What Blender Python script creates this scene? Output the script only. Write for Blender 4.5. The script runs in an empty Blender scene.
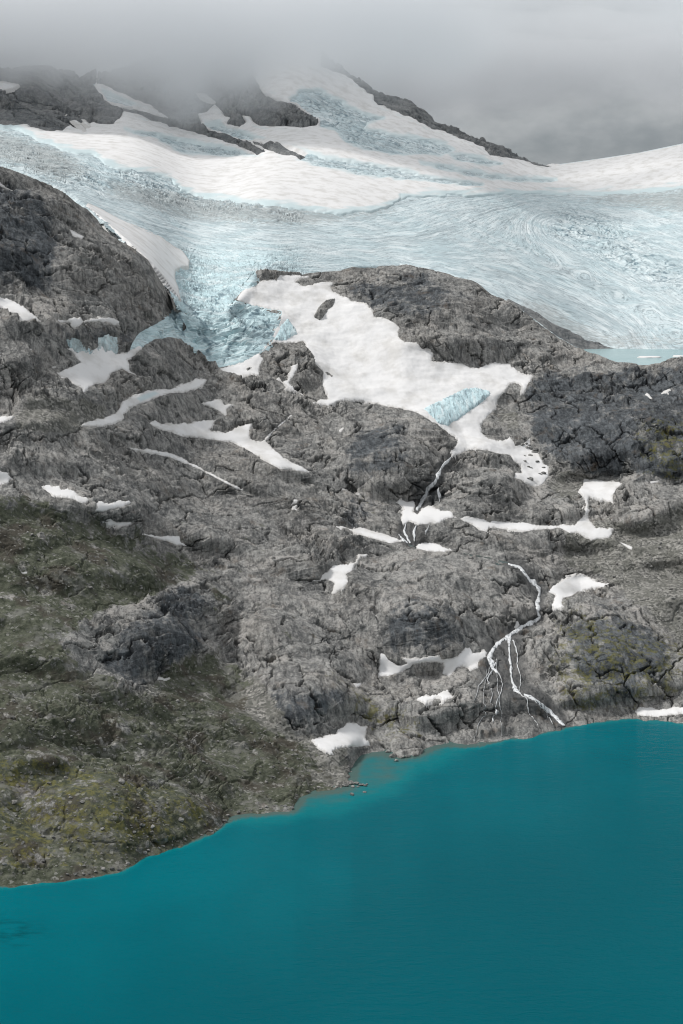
import bpy, math, random
import numpy as np
random.seed(7)
rng = np.random.default_rng(11)
F32 = np.float32
RES = 1.5                 # terrain vertices per pixel-sized angle

# ------------------------------------------------------------------ scene, camera
sc = bpy.context.scene
COL = sc.collection
H = 400.0
PITCH = math.radians(7.0)
HALF = math.radians(15.0)
FPX = 512.0 / math.tan(HALF)
cam_d = bpy.data.cameras.new("camera")
cam = bpy.data.objects.new("camera", cam_d); COL.objects.link(cam)
cam.location = (0, 0, H); cam.rotation_euler = (math.pi/2 - PITCH, 0, 0)
cam_d.sensor_fit = 'VERTICAL'; cam_d.sensor_height = 36; cam_d.sensor_width = 24
cam_d.lens = 18.0 / math.tan(HALF)
cam_d.clip_start = 1.0; cam_d.clip_end = 60000
sc.camera = cam

def rays(u, v):
    """direction (scaled so that y = 1) through image position u, v"""
    xc = (u - 341.5) / FPX; yc = (512.0 - v) / FPX
    cy = math.cos(PITCH) + yc * math.sin(PITCH)
    cz = -math.sin(PITCH) + yc * math.cos(PITCH)
    return xc / cy, cz / cy
def lift(u, v, D):
    a, e = rays(u, v)
    return np.stack([a * D, D + 0 * a, H + e * D], -1)

# ------------------------------------------------------------------ noise
_G = np.array([(1,1,0),(-1,1,0),(1,-1,0),(-1,-1,0),(1,0,1),(-1,0,1),(1,0,-1),(-1,0,-1),
               (0,1,1),(0,-1,1),(0,1,-1),(0,-1,-1),(1,1,0),(-1,1,0),(0,-1,1),(0,-1,-1)], F32)
def _hash(x, y, z, s=0):
    with np.errstate(over='ignore'):
        h = (x.astype(np.uint32)*np.uint32(374761393) + y.astype(np.uint32)*np.uint32(668265263)
             + z.astype(np.uint32)*np.uint32(2147483647 - 58) + np.uint32((s*974711) & 0xffffffff))
        h ^= h >> np.uint32(13); h *= np.uint32(1274126177); h ^= h >> np.uint32(16)
        h *= np.uint32(2246822519); h ^= h >> np.uint32(15)
    return h
def h01(x, y, z, s=0):
    return (_hash(x, y, z, s) & np.uint32(0xffff)).astype(F32) / 65535.0
def _gn(p, s):
    i = np.floor(p).astype(np.int64); f = (p - i).astype(F32)
    w = f*f*f*(f*(f*6-15)+10)
    out = 0
    for dx in (0, 1):
        wx = w[:,0] if dx else 1-w[:,0]
        for dy in (0, 1):
            wy = w[:,1] if dy else 1-w[:,1]
            for dz in (0, 1):
                wz = w[:,2] if dz else 1-w[:,2]
                g = _G[_hash(i[:,0]+dx, i[:,1]+dy, i[:,2]+dz, s) & np.uint32(15)]
                d = g[:,0]*(f[:,0]-dx) + g[:,1]*(f[:,1]-dy) + g[:,2]*(f[:,2]-dz)
                out = out + wx*wy*wz*d
    return out
def gn(p, s=0):
    p = np.ascontiguousarray(p, dtype=np.float64); sh = p.shape[:-1]; p = p.reshape(-1, 3)
    out = np.empty(len(p), F32)
    for k in range(0, len(p), 60000): out[k:k+60000] = _gn(p[k:k+60000], s)
    return out.reshape(sh)
def fbm(p, lam, octv=4, s=0, gain=0.5, ridged=False):
    p = np.asarray(p) / lam; a = 1.0; out = 0; tot = 0
    for k in range(octv):
        n = gn(p * 2.03**k + 17.3*k, s + k)
        if ridged: n = 0.5 - 1.6*np.abs(n)
        out = out + a*n; tot += a; a *= gain
    return out / tot
def sstep(a, b, x):
    t = np.clip((x - a) / (b - a), 0, 1); return t*t*(3-2*t)

# ------------------------------------------------------------------ image-lattice maps (angles seen from the viewpoint)
U0, U1, V0, V1 = -320, 1003, 20, 960
LU = np.arange(U0, U1+1, dtype=np.float64); LV = np.arange(V0, V1+1, dtype=np.float64)
GU, GV = np.meshgrid(LU, LV)
def sample(img, u, v):
    x = np.clip(u - U0, 0, U1-U0-1e-6); y = np.clip(v - V0, 0, V1-V0-1e-6)
    i = np.floor(x).astype(int); j = np.floor(y).astype(int); fx = x-i; fy = y-j
    return (img[j,i]*(1-fx)*(1-fy) + img[j,i+1]*fx*(1-fy) + img[j+1,i]*(1-fx)*fy + img[j+1,i+1]*fx*fy)
def blur(img, su, sv):
    def b1(a, s, ax):
        r = max(1, int(s)); n = 2*r+1
        for _ in range(3):
            p = [(0,0),(0,0)]; p[ax] = (r+1, r)
            c = np.cumsum(np.pad(a, p, mode='edge'), axis=ax)
            a = (np.take(c, range(n, c.shape[ax]), ax) - np.take(c, range(0, c.shape[ax]-n), ax)) / n
        return a
    if su: img = b1(img, su, 1)
    if sv: img = b1(img, sv, 0)
    return img
def sdf(poly, u, v):
    p = np.asarray(poly, float); n = len(p); d2 = np.full(u.shape, 1e18); ins = np.zeros(u.shape, bool)
    for k in range(n):
        ax, ay = p[k]; bx, by = p[(k+1) % n]
        ex, ey = bx-ax, by-ay; wx, wy = u-ax, v-ay
        t = np.clip((wx*ex + wy*ey) / (ex*ex+ey*ey+1e-12), 0, 1)
        d2 = np.minimum(d2, (wx-ex*t)**2 + (wy-ey*t)**2)
        c = (ay <= v) != (by <= v)
        xi = ax + (v-ay)*ex/np.where(abs(ey) < 1e-12, 1e-12, ey)
        ins ^= c & (u < xi)
    return np.where(ins, 1, -1)*np.sqrt(d2)
def sdf_img(polys, pad=25, default=-60.0):
    out = np.full(GU.shape, default)
    for poly in polys:
        p = np.asarray(poly, float)
        i0 = max(0, int(p[:,0].min()-pad-U0)); i1 = min(GU.shape[1], int(p[:,0].max()+pad-U0))
        j0 = max(0, int(p[:,1].min()-pad-V0)); j1 = min(GU.shape[0], int(p[:,1].max()+pad-V0))
        s = np.s_[j0:j1, i0:i1]
        out[s] = np.maximum(out[s], sdf(poly, GU[s], GV[s]))
    return out
def Z(ox, oy, pts):                      # coordinates read off an enlarged square
    return [(ox + x*170/683.0, oy + y*170/683.0) for x, y in pts]
def line(pts):
    p = np.array(pts, float); return lambda u: np.interp(u, p[:,0], p[:,1])

# ------------------------------------------------------------------ outlines
SHORE_ = line([(-130,905),(0,886),(40,882),(90,877),(115,872),(135,862),(150,853),(185,843),(215,830),(232,816),(250,812),
  (275,810),(292,808),(297,798),(312,789),(340,787),(350,780),(353,760),(360,752),(380,750),(391,751),(395,757),(420,754),(424,747),(435,743),
  (450,743),(480,745),(500,741),(521,736),(541,732),(562,727),(585,723),(609,719),(634,717),(680,722),(813,732)])
_us = np.arange(-460, 1140, .5); _z = 0*_us
_sv = SHORE_(_us) + 2.4*gn(np.stack([_us/13, _z+.37, _z+.51], -1), 7) + 2.2*gn(np.stack([_us/4.3, _z+.37, _z+.51], -1), 8)
SHORE = lambda u: np.interp(u, _us, _sv)
CREST = line([(-130,150),(0,167),(20,173),(37,179),(53,187),(66,194),(75,202),(87,209),(97,219),(104,230),(118,240),(133,248),(148,260),(158,277),(170,296),(176,310),
  (200,318),(228,308),(240,292),(257,272),(280,274),(300,275),(325,272),(340,271),(352,267),(377,267),(407,265),(425,269),(447,274),(474,282),(492,295),(510,302),
  (535,320),(557,337),(575,347),(597,355),(617,362),(642,366),(659,363),(669,359),(683,357),(813,350)])
BACK = line([(-130,150),(0,167),(20,173),(37,179),(53,187),(66,194),(75,202),(87,209),(97,219),(104,230),(118,240),(133,248),(148,260),(158,277),(170,296),(176,310),
  (200,318),(228,308),(240,292),(257,272),(280,274),(300,275),(325,272),(340,271),(352,267),(377,267),(407,265),(425,269),(447,274),(474,282),(492,295),(510,302),
  (535,320),(557,337),(575,347),(597,353),(622,349),(683,347),(813,344)])
TOP = line([(-130,72),(0,70),(25,66),(50,65),(66,70),(80,76),(100,74),(140,62),(180,52),(230,46),(290,42),(325,52),(335,64),(345,70),(355,76),(372,86),(387,93),(400,98),(415,106),
  (427,113),(434,121),(447,130),(464,135),(479,140),(494,146),(510,154),(522,160),(540,165),(560,166.5),(600,161),(640,155),(683,146),(740,137),(813,130)])
D_CREST = line([(-130,2150),(0,2250),(87,2330),(130,2360),(176,2400),(200,2450),(240,2520),(257,2600),(340,2680),(400,2700),(510,2650),(575,2580),(597,2500),(640,2470),(683,2450),(813,2430)])
D_BACK = line([(-130,3500),(0,3300),(87,2640),(130,2470),(176,2420),(200,2450),(240,2530),(257,2680),(300,2950),(340,3150),(400,3400),(510,3220),(575,3150),(597,3185),(683,3185),(813,3185)])
D_TOP = line([(-130,5600),(0,5700),(150,6100),(300,6300),(345,6200),(430,6100),(510,6200),(560,6350),(683,6100),(813,5900)])
LAKE2_Z = 282.5

SNOW = []          # (name, label, category, polygon)
def S(label, poly, cat='snow patch', name='snow_patch'): SNOW.append((name, label, cat, poly))
S('white snow tongue at the left edge under the dark bluish ridge', Z(0,240,[(-60,222),(0,228),(30,235),(70,252),(110,278),(140,305),(170,330),(178,335),(150,330),(130,322),(105,335),(75,330),(72,305),(40,295),(10,275),(-60,268)]))
S('thin flat strip of snow on a ledge below the left ridge', Z(0,240,[(220,318),(260,320),(290,312),(325,310),(330,325),(370,318),(400,310),(460,312),(482,325),(478,345),(455,345),(430,330),(380,330),(335,332),(320,345),(300,360),(278,345),(280,335),(240,335)]))
S('broad snow apron with pointed foot left of the blue glacier tongue', Z(0,240,[(250,432),(290,436),(310,450),(340,440),(360,450),(390,430),(410,425),(425,450),(450,425),(465,460),(510,450),(520,440),(565,420),(570,440),(545,465),(512,485),(520,510),(525,530),(580,555),(570,560),(525,540),(490,522),(450,535),(440,560),(420,582),(380,582),(355,600),(335,617),(325,598),(290,580),(270,560),(245,560),(225,535),(262,520),(300,505),(322,492),(300,470),(285,448)]))
S('long snow bank between the left rock ridge and the glacier', [(86,206),(100,212),(118,222),(135,229),(150,235),(160,240),(171,248),(181,254),(188,263),(187,270),(180,270),(173,273),(172,280),(175,290),(178,303),(172,312),(167,317),(164,309),(163,301),(154,294),(146,285),(140,276),(134,266),(126,258),(114,250),(102,240),(92,228),(82,214)])
S('largest snowfield, sweeping down from the dome past the blue ice to the waterfall',
  Z(170,240,[(265,243),(290,200),(340,185),(360,165),(420,160),(440,140),(500,138),(560,145),(555,155),(520,160),(505,170),(530,183),(570,180),(600,168),(660,170),(645,185),(650,198)])
  + Z(340,260,[(0,140),(30,150),(45,165),(95,170),(125,195),(140,228),(180,230),(215,250),(240,270),(235,310),(260,328),(310,330),(330,355),(375,368),(370,405),(430,410),(480,415),(520,430),(555,433),(610,410),(683,415)])
  + Z(510,260,[(20,440),(55,458),(97,462),(75,500),(55,540),(42,545),(45,510),(20,495),(0,498)])
  + Z(340,400,[(660,-35),(635,0),(625,40),(580,80),(565,100),(575,140),(600,155),(650,165),(683,150)])
  + Z(510,400,[(15,160),(20,185),(50,175),(80,155),(85,185),(120,220),(135,255),(160,265),(155,310),(130,345),(100,352),(60,340),(45,325),(15,315),(20,295),(45,290),(40,265),(10,245),(0,228)])
  + Z(340,400,[(640,220),(590,205),(530,200),(500,210),(450,232),(445,210),(470,175),(472,160),(405,115),(330,65),(300,50),(240,35),(190,30),(150,18),(90,8),(0,4)])
  + Z(170,400,[(640,25),(600,18),(575,10)]) + Z(170,240,[(600,640),(630,640),(625,610),(610,580),(610,530),(580,500),(575,470),(550,430),(535,408),(510,412),(480,415),(415,415),(365,455),(375,480),(360,510),(360,545),(330,545),(290,555),(260,545),(210,535),(190,515),(230,510),(290,490),(340,460),(390,425),(415,395),(412,380),(440,320),(445,290),(420,285),(360,275),(310,260)]), 'snowfield', 'snowfield')
S('narrow hooked snow strip inside the dark rock knob beside the big snowfield', Z(170,240,[(420,560),(440,550),(450,568),(470,560),(490,505),(510,500),(508,530),(480,575),(500,600),(540,625),(510,615),(470,595),(445,572)]))
S('small snow patch at the left edge on grey scree', Z(0,400,[(-60,60),(0,65),(50,65),(75,65),(45,75),(20,88),(0,90),(-60,95)]))
S('rounded snow patch cut by the left edge above the turf', Z(0,400,[(-50,270),(0,280),(35,290),(40,305),(50,315),(30,335),(0,345),(-50,350)]))
S('snow patch holed by rocks, left one of the row above the green slope', Z(0,400,[(158,345),(180,340),(240,345),(245,360),(270,352),(300,370),(360,400),(355,410),(325,418),(300,405),(260,395),(210,392),(195,375),(170,360)]))
S('flat pointed snow patch, second of the row above the green slope', Z(0,400,[(375,410),(400,405),(430,412),(480,403),(525,405),(528,418),(490,432),(440,442),(415,452),(375,448),(385,430)]))
S('small snow patch with a thin tail, just below the row above the green slope', Z(0,400,[(420,490),(445,480),(480,488),(545,487),(540,495),(500,513),(430,505)]))
S('slim snow wedge on the brow of the green slope, lowest of that row', [(142,534),(159,535.6),(170,535.6),(179,536),(181,541),(186,546),(177,546),(170,543),(160,540),(150,537)])
S('long thin snow stripe running diagonally down the bare rock', [(126,447.5),(139,448.5),(154,449.5),(170,452.3),(185,459.7),(205,469.7),(227,481),(244.5,489.5),(258,496.5),(244,492.5),(229,486),(212,477),(192,466.5),(170,458.3),(150,453.5),(134,450.3)])
S('upward sloping snow band with a bluish middle left of the glacier foot', [(81,426),(83,422),(96,420),(112,415),(118,410),(122,402),(129,397),(147,390.6),(159,389),(170,389),(185,383),(197,378.6),(207,380),(202,387),(185,393),(170,394),(155,398),(149,402),(144,404),(130,407.5),(124,415),(123,421),(112,425),(100,427),(82,427.4)])
S('small ragged snow patch below the glacier foot', [(202,403),(219.8,398.8),(225,404),(232,405),(227,410),(228.5,415),(225,417),(217,410),(210,407.5)])
S('large tapering snow band left of the rounded dome with the waterfall', Z(0,400,[(595,95),(620,80),(650,95)])+Z(170,400,[(0,95),(40,95),(110,85),(190,78),(160,120),(200,130),(240,128),(260,112),(330,95),(318,125),(325,160),(350,168),(375,160),(410,122),(485,62),(490,64),(412,134),(388,165),(410,195),(440,215),(470,240),(520,262),(575,297),(530,292),(490,280),(440,280),(390,255),(330,215),(280,190),(240,170),(150,160),(90,152),(40,145),(0,130)])+Z(0,400,[(620,115)]))
S('tiny oval snow spot under the tip of the tapering band', Z(170,400,[(490,405),(500,398),(517,400),(512,412),(495,414)]))
S('tiny curled snow spot below the oval one on bare rock', Z(170,400,[(492,428),(510,422),(505,435),(520,447),(505,448),(494,440)]))
S('snow strip sloping down to the foot of the small cascades', [(334,526),(340,525.5),(347.5,527.4),(352,529),(360,527),(375,531),(387,534),(396,538),(402,541.5),(392,544),(382,542),(367,538),(355,534),(347,530),(336,528)])
S('wedge of snow on the far bank of the small green pool', Z(340,400,[(310,580),(330,572),(380,575),(420,590),(460,605),(420,613),(350,612),(310,600)]))
S('forked snow band at the foot of the waterfall, reaching up under the right cliff', Z(340,400,[(215,410),(245,400),(270,410),(295,403),(305,425),(290,450),(310,455),(340,428),(370,425),(400,440),(450,445),(455,465),(480,475),(510,465),(550,470),(600,485)])
  + Z(510,400,[(0,490),(50,490),(100,500),(180,505),(215,495),(230,505),(260,505),(270,485),(295,465),(300,440),(302,400),(270,370),(290,345),(300,315),(350,320),(400,328),(465,330),(430,360),(415,385),(418,420),(395,412),(350,400),(318,395),(315,440),(318,480),(350,515),(400,515),(412,515),(405,560),(380,558),(325,565),(300,555),(270,535),(240,540),(200,520),(150,525),(90,525),(50,535),(0,525)])
  + Z(340,400,[(640,520),(600,517),(590,528),(605,535),(560,528),(530,505),(500,490),(470,475),(430,475),(400,495),(360,500),(310,505),(280,490),(250,503),(245,470),(250,440),(240,425)]))
S('small comma of snow on the right scree slope', Z(510,400,[(430,565),(460,575),(495,590),(490,605),(470,595),(440,575)]))
S('tiny snow spot at the foot of the right cliff', Z(510,400,[(555,325),(600,322),(595,332),(565,340)]))
S('small upright snow spot in a notch high on the right cliff', Z(510,260,[(540,540),(550,532),(572,555),(568,566),(558,558)]))
S('small slanting snow sliver high on the right cliff', Z(510,260,[(600,537),(640,515),(645,522),(612,541)]))
S('star shaped snow patch in a hollow of bare rock at mid height', Z(300,530,[(50,205),(80,200),(85,180),(125,150),(135,140),(180,138),(220,128),(235,102),(270,100),(265,108),(245,110),(205,170),(185,180),(195,210),(175,240),(125,265),(135,215),(115,203)]))
S('winding snow patch under the dark rock face left of the stream', Z(340,560,[(155,400),(160,372),(180,378),(195,400),(230,420),(265,415),(255,395),(310,395),(400,382),(405,400),(470,385),(500,350),(520,352),(535,375),(580,360),(590,370),(585,395),(555,415),(560,435),(530,445),(490,430),(470,435),(440,475),(410,460),(415,435),(410,415),(340,412),(300,420),(250,455),(190,470),(150,473),(155,440)]))
S('small jagged snow patch below the winding one, above the lake', Z(340,560,[(300,565),(330,545),(385,540),(410,525),(430,522),(460,550),(450,558),(410,575),(400,555),(360,570),(340,580)]))
S('tiny snow spot alone above the shore snow patch', Z(340,560,[(55,495),(90,490),(85,505),(65,513)]))
S('snow patch at the head of the turquoise bay beside the shore', Z(280,660,[(125,320),(220,295),(230,280),(260,265),(265,250),(310,255),(350,270),(345,310),(360,325),(360,345),(330,350),(240,355),(210,365),(215,380),(200,385),(160,365),(140,345)]))
S('winged snow patch on top of the dark lakeside cliff', Z(510,560,[(150,130),(175,100),(240,65),(285,58),(300,65),(320,68),(350,90),(405,95),(395,110),(330,118),(290,128),(250,150),(215,155),(210,175),(220,190),(175,205),(165,180),(180,145)]))
S('snow bank along the right shore under the dark cliff', Z(510,560,[(500,610),(520,592),(560,588),(590,598),(630,600),(660,588),(683,592),(760,590),(800,605),(760,622),(683,622),(630,630),(580,635),(510,628)]))
S('tiny snow triangle beside the stream', Z(510,560,[(10,275),(30,232),(42,262),(25,278)]))
S('thin snow sliver on the dark upper left ridge', Z(0,60,[(-40,470),(0,485),(25,510),(55,525),(50,533),(15,517),(-40,495)]))
S('tiny snow spot on the right flank of the left ridge', [(68.5,229),(76,232),(84,236.5),(82,239),(72,236)])
S('tiny snow crumb on the grey gully above the turf', [(157,678),(161,676.5),(164,678.5),(169,676.5),(172,679),(166,681),(158,680.5)])
S('tiny snow crumb on the brown turf at far left', [(20,572),(27,571),(28,574),(21,575)])

BACK_SNOW = []
def SB(label, poly): BACK_SNOW.append((label, poly))
SB('short slanting snow gully in the dark rock of the upper left mountain, left of two', [(66,118),(72,119),(77,123),(83,129),(86,134),(80,131),(73,125)])
SB('short slanting snow gully in the dark rock of the upper left mountain, right of two', [(77,119),(81,119),(86,124),(93,131),(89,132),(83,127)])
SB('flat snow patch on the misty shoulder at the far left edge', [(-20,84),(4,85),(18,88),(12,92.5),(4,94),(-20,95)])
SB('small snow blot high on the misty middle rock face', [(198,96),(204,97),(210,101),(214,104),(207,103),(201,100)])
S('tiny snow fleck on the dark wall left of the waterfall, lower right one', Z(340,400,[(66,372),(78,374),(86,384),(74,382)]))
S('tiny snow fleck on the dark wall left of the waterfall, upper left one', Z(340,400,[(2,352),(22,357),(28,364),(8,362)]))
S('short slanting snow sliver on top of the rounded dome left of the waterfall', Z(340,400,[(-6,122),(12,108),(20,112),(2,128)]))
S('tiny snow fleck on the bare slope left of the tapering band', Z(0,240,[(115,436),(128,432),(132,444),(118,448)]))
S('thin snow fleck on the slope left of the snow apron', Z(0,240,[(205,508),(228,506),(230,514),(206,516)]))
ROCK_ISLANDS = [   # bare rock showing through the big snowfield
 ('long narrow rock islet alone in the middle of the big snowfield', Z(170,240,[(580,305),(600,270),(630,245),(660,240),(655,265),(630,295),(600,325),(578,312)]), 5.0),
 ('low dark rock rib at the top edge of the big snowfield beside the ice', Z(170,240,[(350,125),(380,122),(430,128),(520,132),(530,140),(440,142),(425,165),(410,150),(360,158)]), 4.0),
 ('small dark stone rib in the lower snow beside the knob', Z(170,240,[(622,532),(640,535),(656,552),(648,556),(630,545)]), 2.0),
 ('small flat rock showing through snow at the glacier foot', Z(170,240,[(305,520),(325,513),(332,518),(312,528)]), 1.8),
]
ICE_BITS = [
 ('pale blue ice wedge split off at the right side of the glacier tongue', Z(170,240,[(415,405),(440,350),(470,318),(495,345),(512,380),(470,405),(440,410)])),
 ('turquoise ice block sticking out of the lower edge of the big snowfield', Z(340,260,[(330,605),(345,590),(420,555),(500,520),(550,513),(600,528),(607,540),(570,575),(520,610),(485,640),(430,672),(400,662),(370,637)])),
 ('streaky pale ice remnant hanging on the wet black wall above the snow apron', Z(0,240,[(262,398),(290,390),(322,400),(325,420),(345,440),(390,440),(392,392),(430,380),(468,390),(475,440),(470,470),(440,455),(425,470),(405,450),(360,462),(310,460),(285,445),(270,425)])),
]
# the glacier outline seen from here: tongue plus upper basin
TONGUE = [(176,300),(170,315),(160,321),(139,332),(130,345),(128,352),(143,347),(155,340),(170,338),(185,340),(197,350),(204,356),(207,362),(216,366),(219,369),(228,367),(242,362),(255,354.5),(267,346),(273.5,338),(272.5,334),(279.5,320),(281,312),(274.5,311),(260,308.5),(247,305),(236,300),(242,290),(254,286),(257,278),(257,268),(200,240)]
ROCKS_B = [
 [(-140,20),(-140,132),(0,126),(12,127),(25,127),(38,131),(50,133),(62,132),(70,127),(78,131),(84,134),(88,128),(94,125),(100,127),(112,126),(119,121),(123,113),(118,108),(108,103),(100,97),(95,88),(98,60),(98,20)],
 [(119,108),(140,112),(155,117),(170,122),(185,126),(203,131),(220,135),(235,139),(252,146),(265,153),(258,155.5),(245,150),(230,145),(215,140),(200,136),(185,131.5),(170,128),(150,121),(135,115.5),(122,112)],
 [(252,143),(270,145),(290,151),(305,157),(300,159.5),(287,158.5),(270,152),(256,147)],
 [(97,20),(97,84),(112,91),(130,99),(150,107),(165,118),(171,122),(186,127),(197,131),(201,125),(198,116),(207,112),(215,107),(222,112),(226,118),(231,120),(226,124),(229,126),(240,128.5),(246,124),(243,117),(250,117),(257,126),(270,128.5),(285,128.5),(304,129),(317,127),(319,120),(307,115),(295,105),(277,101),(265,95),(255,80),(258,20)],
 [(320,40),(345,66),(355,70),(372,80),(387,88),(400,93),(415,100),(427,108),(434.5,115),(447,125),(464,130),(479,136),(494,142),(510,150),(522,157),(540,163),(556,167.5),(550,168.8),(535,166.5),(520,162.5),(510,159),(489,157),(484,150),(474,145),(464,141),(452,136),(434,131),(422,126),(412,120),(400,115),(390,111),(377,106),(372,97),(365,92),(357,85),(345,77),(320,68)],
 [(508,299),(537,314),(560,328),(585,341),(598,343),(604,346),(614,349),(610,362),(575,362),(537,337),(508,306)],
]
SNOW_B_EDGE = line([(-130,138),(0,128),(8,128),(20,131),(27,135),(37,142),(50,146),(57,151),(75,156),(95,158),(105,167),(119,172),(139,174.5),(154,177),(170,182),(180,192),(197,199),(220,202),(245,204.5),(275,208),(299,212),(324,215.5),(340,216),(365,214),(385,210),(397,204),(400,200.5),(422,198),(457,197),(485,197),(510,196),(545,195.5),(585,196.5),(622,195.5),(650,194),(683,190),(813,176)])
ICE_IN_SNOW = [
 [(287,103),(300,92),(319,92),(332,100),(340,103),(350,110),(362,116),(377,119),(383,120),(367,125),(362,131),(390,136),(415,140),(440,145),(452,151),(447,156),(415,156),(390,156),(365,151),(347,145),(335,131),(318,128),(319,120),(305,113),(295,105)],
 [(290,150),(305,154),(325,160),(345,163),(365,167),(390,171),(412,175),(422,179.5),(445,182),(470,184.5),(480,187.5),(450,187),(415,182),(382,179.5),(360,177),(340,172),(315,168),(297,161)],
 [(420,166),(440,168),(465,172),(484,176),(510,180),(556,182),(550,183.5),(520,183.5),(490,181),(465,176.5),(445,171.5),(427,168)],
 [(445,156),(470,158),(500,166),(488,167.5),(460,162)],
 [(125,132),(140,135),(155,136),(170,140),(195,145),(220,148.5),(240,152),(262,156),(245,158.5),(220,157),(195,156),(180,155),(165,145),(150,138),(135,136)],
 [(202,126),(220,125),(240,132),(255,139.5),(264,142),(250,143.5),(235,139),(220,134),(207,130)],
 [(97,92),(115,98),(130,104),(140,110),(125,109),(110,103)],
]
FLAT = [[(330,535),(400,540),(450,548),(510,560),(500,566),(440,556),(380,548)], [(520,548),(683,575),(720,620),(683,600),(600,575)], [(30,395),(110,400),(110,432),(40,420)]]
CLIFF = [[(500,380),(530,372),(600,372),(813,365),(813,470),(683,478),(600,480),(560,470),(530,440),(495,425)], [(545,618),(600,600),(640,612),(683,650),(720,700),(640,705),(560,712),(545,660)],
 [(340,425),(420,425),(448,470),(430,500),(350,495),(330,450)], [(330,600),(430,575),(480,600),(470,640),(420,652),(350,650)], [(280,640),(360,660),(345,690),(370,700),(330,725),(280,730),(250,700)],
 [(150,600),(200,580),(215,620),(210,650),(150,690),(100,680),(110,620)], [(440,480),(480,470),(520,490),(500,508),(450,505)], [(50,320),(130,325),(130,345),(60,345)], [(430,660),(530,640),(550,720),(440,735)],
 [(420,505),(600,530),(600,552),(430,540)]]
STEEP = [[(430,640),(530,620),(560,600),(640,600),(690,650),(700,705),(560,728),(440,742),(360,745)], [(290,600),(345,610),(365,690),(340,720),(280,735),(250,690)], [(495,385),(600,375),(700,370),(700,470),(560,470),(510,430)], [(430,560),(560,550),(540,640),(470,650)]]
KNOLLS = [(300,368,30,26,12),(172,350,36,24,12),(395,450,72,52,34),(485,487,50,36,18),(420,620,86,58,34),(612,655,88,62,34),(590,428,90,55,28),(668,430,60,60,22),(420,320,120,60,22),
 (560,505,38,27,14),(645,505,42,30,16),(250,470,68,28,15),(215,525,70,30,14),(110,500,75,26,11),(312,690,60,46,22),(285,635,48,30,12),(160,635,62,45,22),(60,640,62,42,14),(130,805,110,48,16),(40,735,75,42,13),
 (432,706,46,30,15),(508,592,40,36,14),(465,572,70,22,9),(350,588,26,30,10),(530,545,62,20,9),(110,280,70,60,22),(40,330,50,34,14),(60,400,60,24,8),(300,560,45,26,10),(240,655,26,55,-11),(480,690,50,40,12),(330,470,40,24,9),(210,600,34,34,12),(555,590,26,24,9),(105,570,70,30,9),(530,690,22,40,9)]

# ------------------------------------------------------------------ depth of the ground along every line of sight
snow_img = sdf_img([s[3] for s in SNOW]); island_img = sdf_img([i[1] for i in ROCK_ISLANDS])
icebit_img = sdf_img([i[1] for i in ICE_BITS])
tongue_img = sdf_img([TONGUE])
crest_l, back_l, top_l, shore_l = CREST(LU), BACK(LU), TOP(LU), SHORE(LU)
rockB_img = sdf_img(ROCKS_B)
w = np.ones(GU.shape)
w += 1.6*sstep(-6, 4, snow_img)
w += 1.5*sstep(-6, 4, sdf_img(FLAT))
w *= 1 - 0.5*sstep(-6, 6, sdf_img(CLIFF))
w = blur(w, 16, 3)
# benches and risers: irregular ledges slanting down to the right, level ones further right
sl = np.interp(GU, [-130, 60, 330, 430, 560, 813], [.10, .30, .42, .12, .05, -.08])
ac = GV - sl*(GU-300); lg = GU + sl*GV
bench = gn(np.stack([lg/150, ac/30, 0*ac], -1), 91) + .7*gn(np.stack([lg/75, ac/13, 0*ac], -1), 92)
w *= np.exp(1.9*bench*sstep(-14, 6, -snow_img))
def integrate(w, lo, hi, d_lo, d_hi):
    """log depth growing upwards in each column from row lo (d_lo) to row hi (d_hi)"""
    c = np.cumsum(w[::-1], axis=0)[::-1]
    iu = np.arange(len(LU)); f = lambda r: np.array([np.interp(r[k], LV, c[:,k]) for k in iu])
    cl, ch = f(lo), f(hi)
    t = (c - cl) / (ch - cl)
    return np.log(d_lo) + t*(np.log(d_hi) - np.log(d_lo))
_, e_sh = rays(LU, shore_l)
D_SHORE = -H / e_sh
logU = blur(integrate(np.ones(GU.shape), SHORE_(LU), crest_l, D_SHORE, D_CREST(LU)), 20, 6)
shS = blur(SHORE_(LU)[None], 16, 0)[0]; one_ = np.full(len(LU), 1.0)
dif = .55*(integrate(w, shS, crest_l, one_, one_*math.e) - integrate(np.ones(GU.shape), shS, crest_l, one_, one_*math.e))
dif = dif - blur(dif, 2, 13)
logA = logU + blur(dif, 5, 1)*sstep(0, 25, shore_l[None,:]-GV)*sstep(0, 25, GV-crest_l[None,:])
jr = np.clip((shore_l-V0).astype(int), 0, V1-V0)
cor = np.log(D_SHORE) - logA[jr, np.arange(len(LU))]
logA = logA + cor[None,:]*np.exp(-np.maximum(0, shore_l[None,:]-GV)/16)
jc = np.clip((crest_l-V0).astype(int), 0, V1-V0)
cor = blur((np.log(D_CREST(LU)) - logA[jc, np.arange(len(LU))])[None], 5, 0)
logA = logA + cor*np.exp(-np.abs(GV-crest_l[None,:])/30)
wb = np.full(GU.shape, 1.0) * (1 - 0.72*sstep(-6, 6, rockB_img))
wb *= 1 - 0.55*sstep(150, 90, GV)
wb = blur(wb, 10, 4)
logB = integrate(wb, back_l, top_l, D_BACK(LU), D_TOP(LU))
DA = np.exp(blur(logA, 2, 1)); DB = np.exp(blur(logB, 16, 2))
for (cu, cv, ru, rv, am) in KNOLLS:
    r2 = ((GU-cu)/ru)**2 + ((GV-cv)/rv)**2
    fade = sstep(0, 12, shore_l[None,:]-GV)
    DA -= am*np.clip(1-r2, 0, 1)**1.3*1.75*fade
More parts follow.
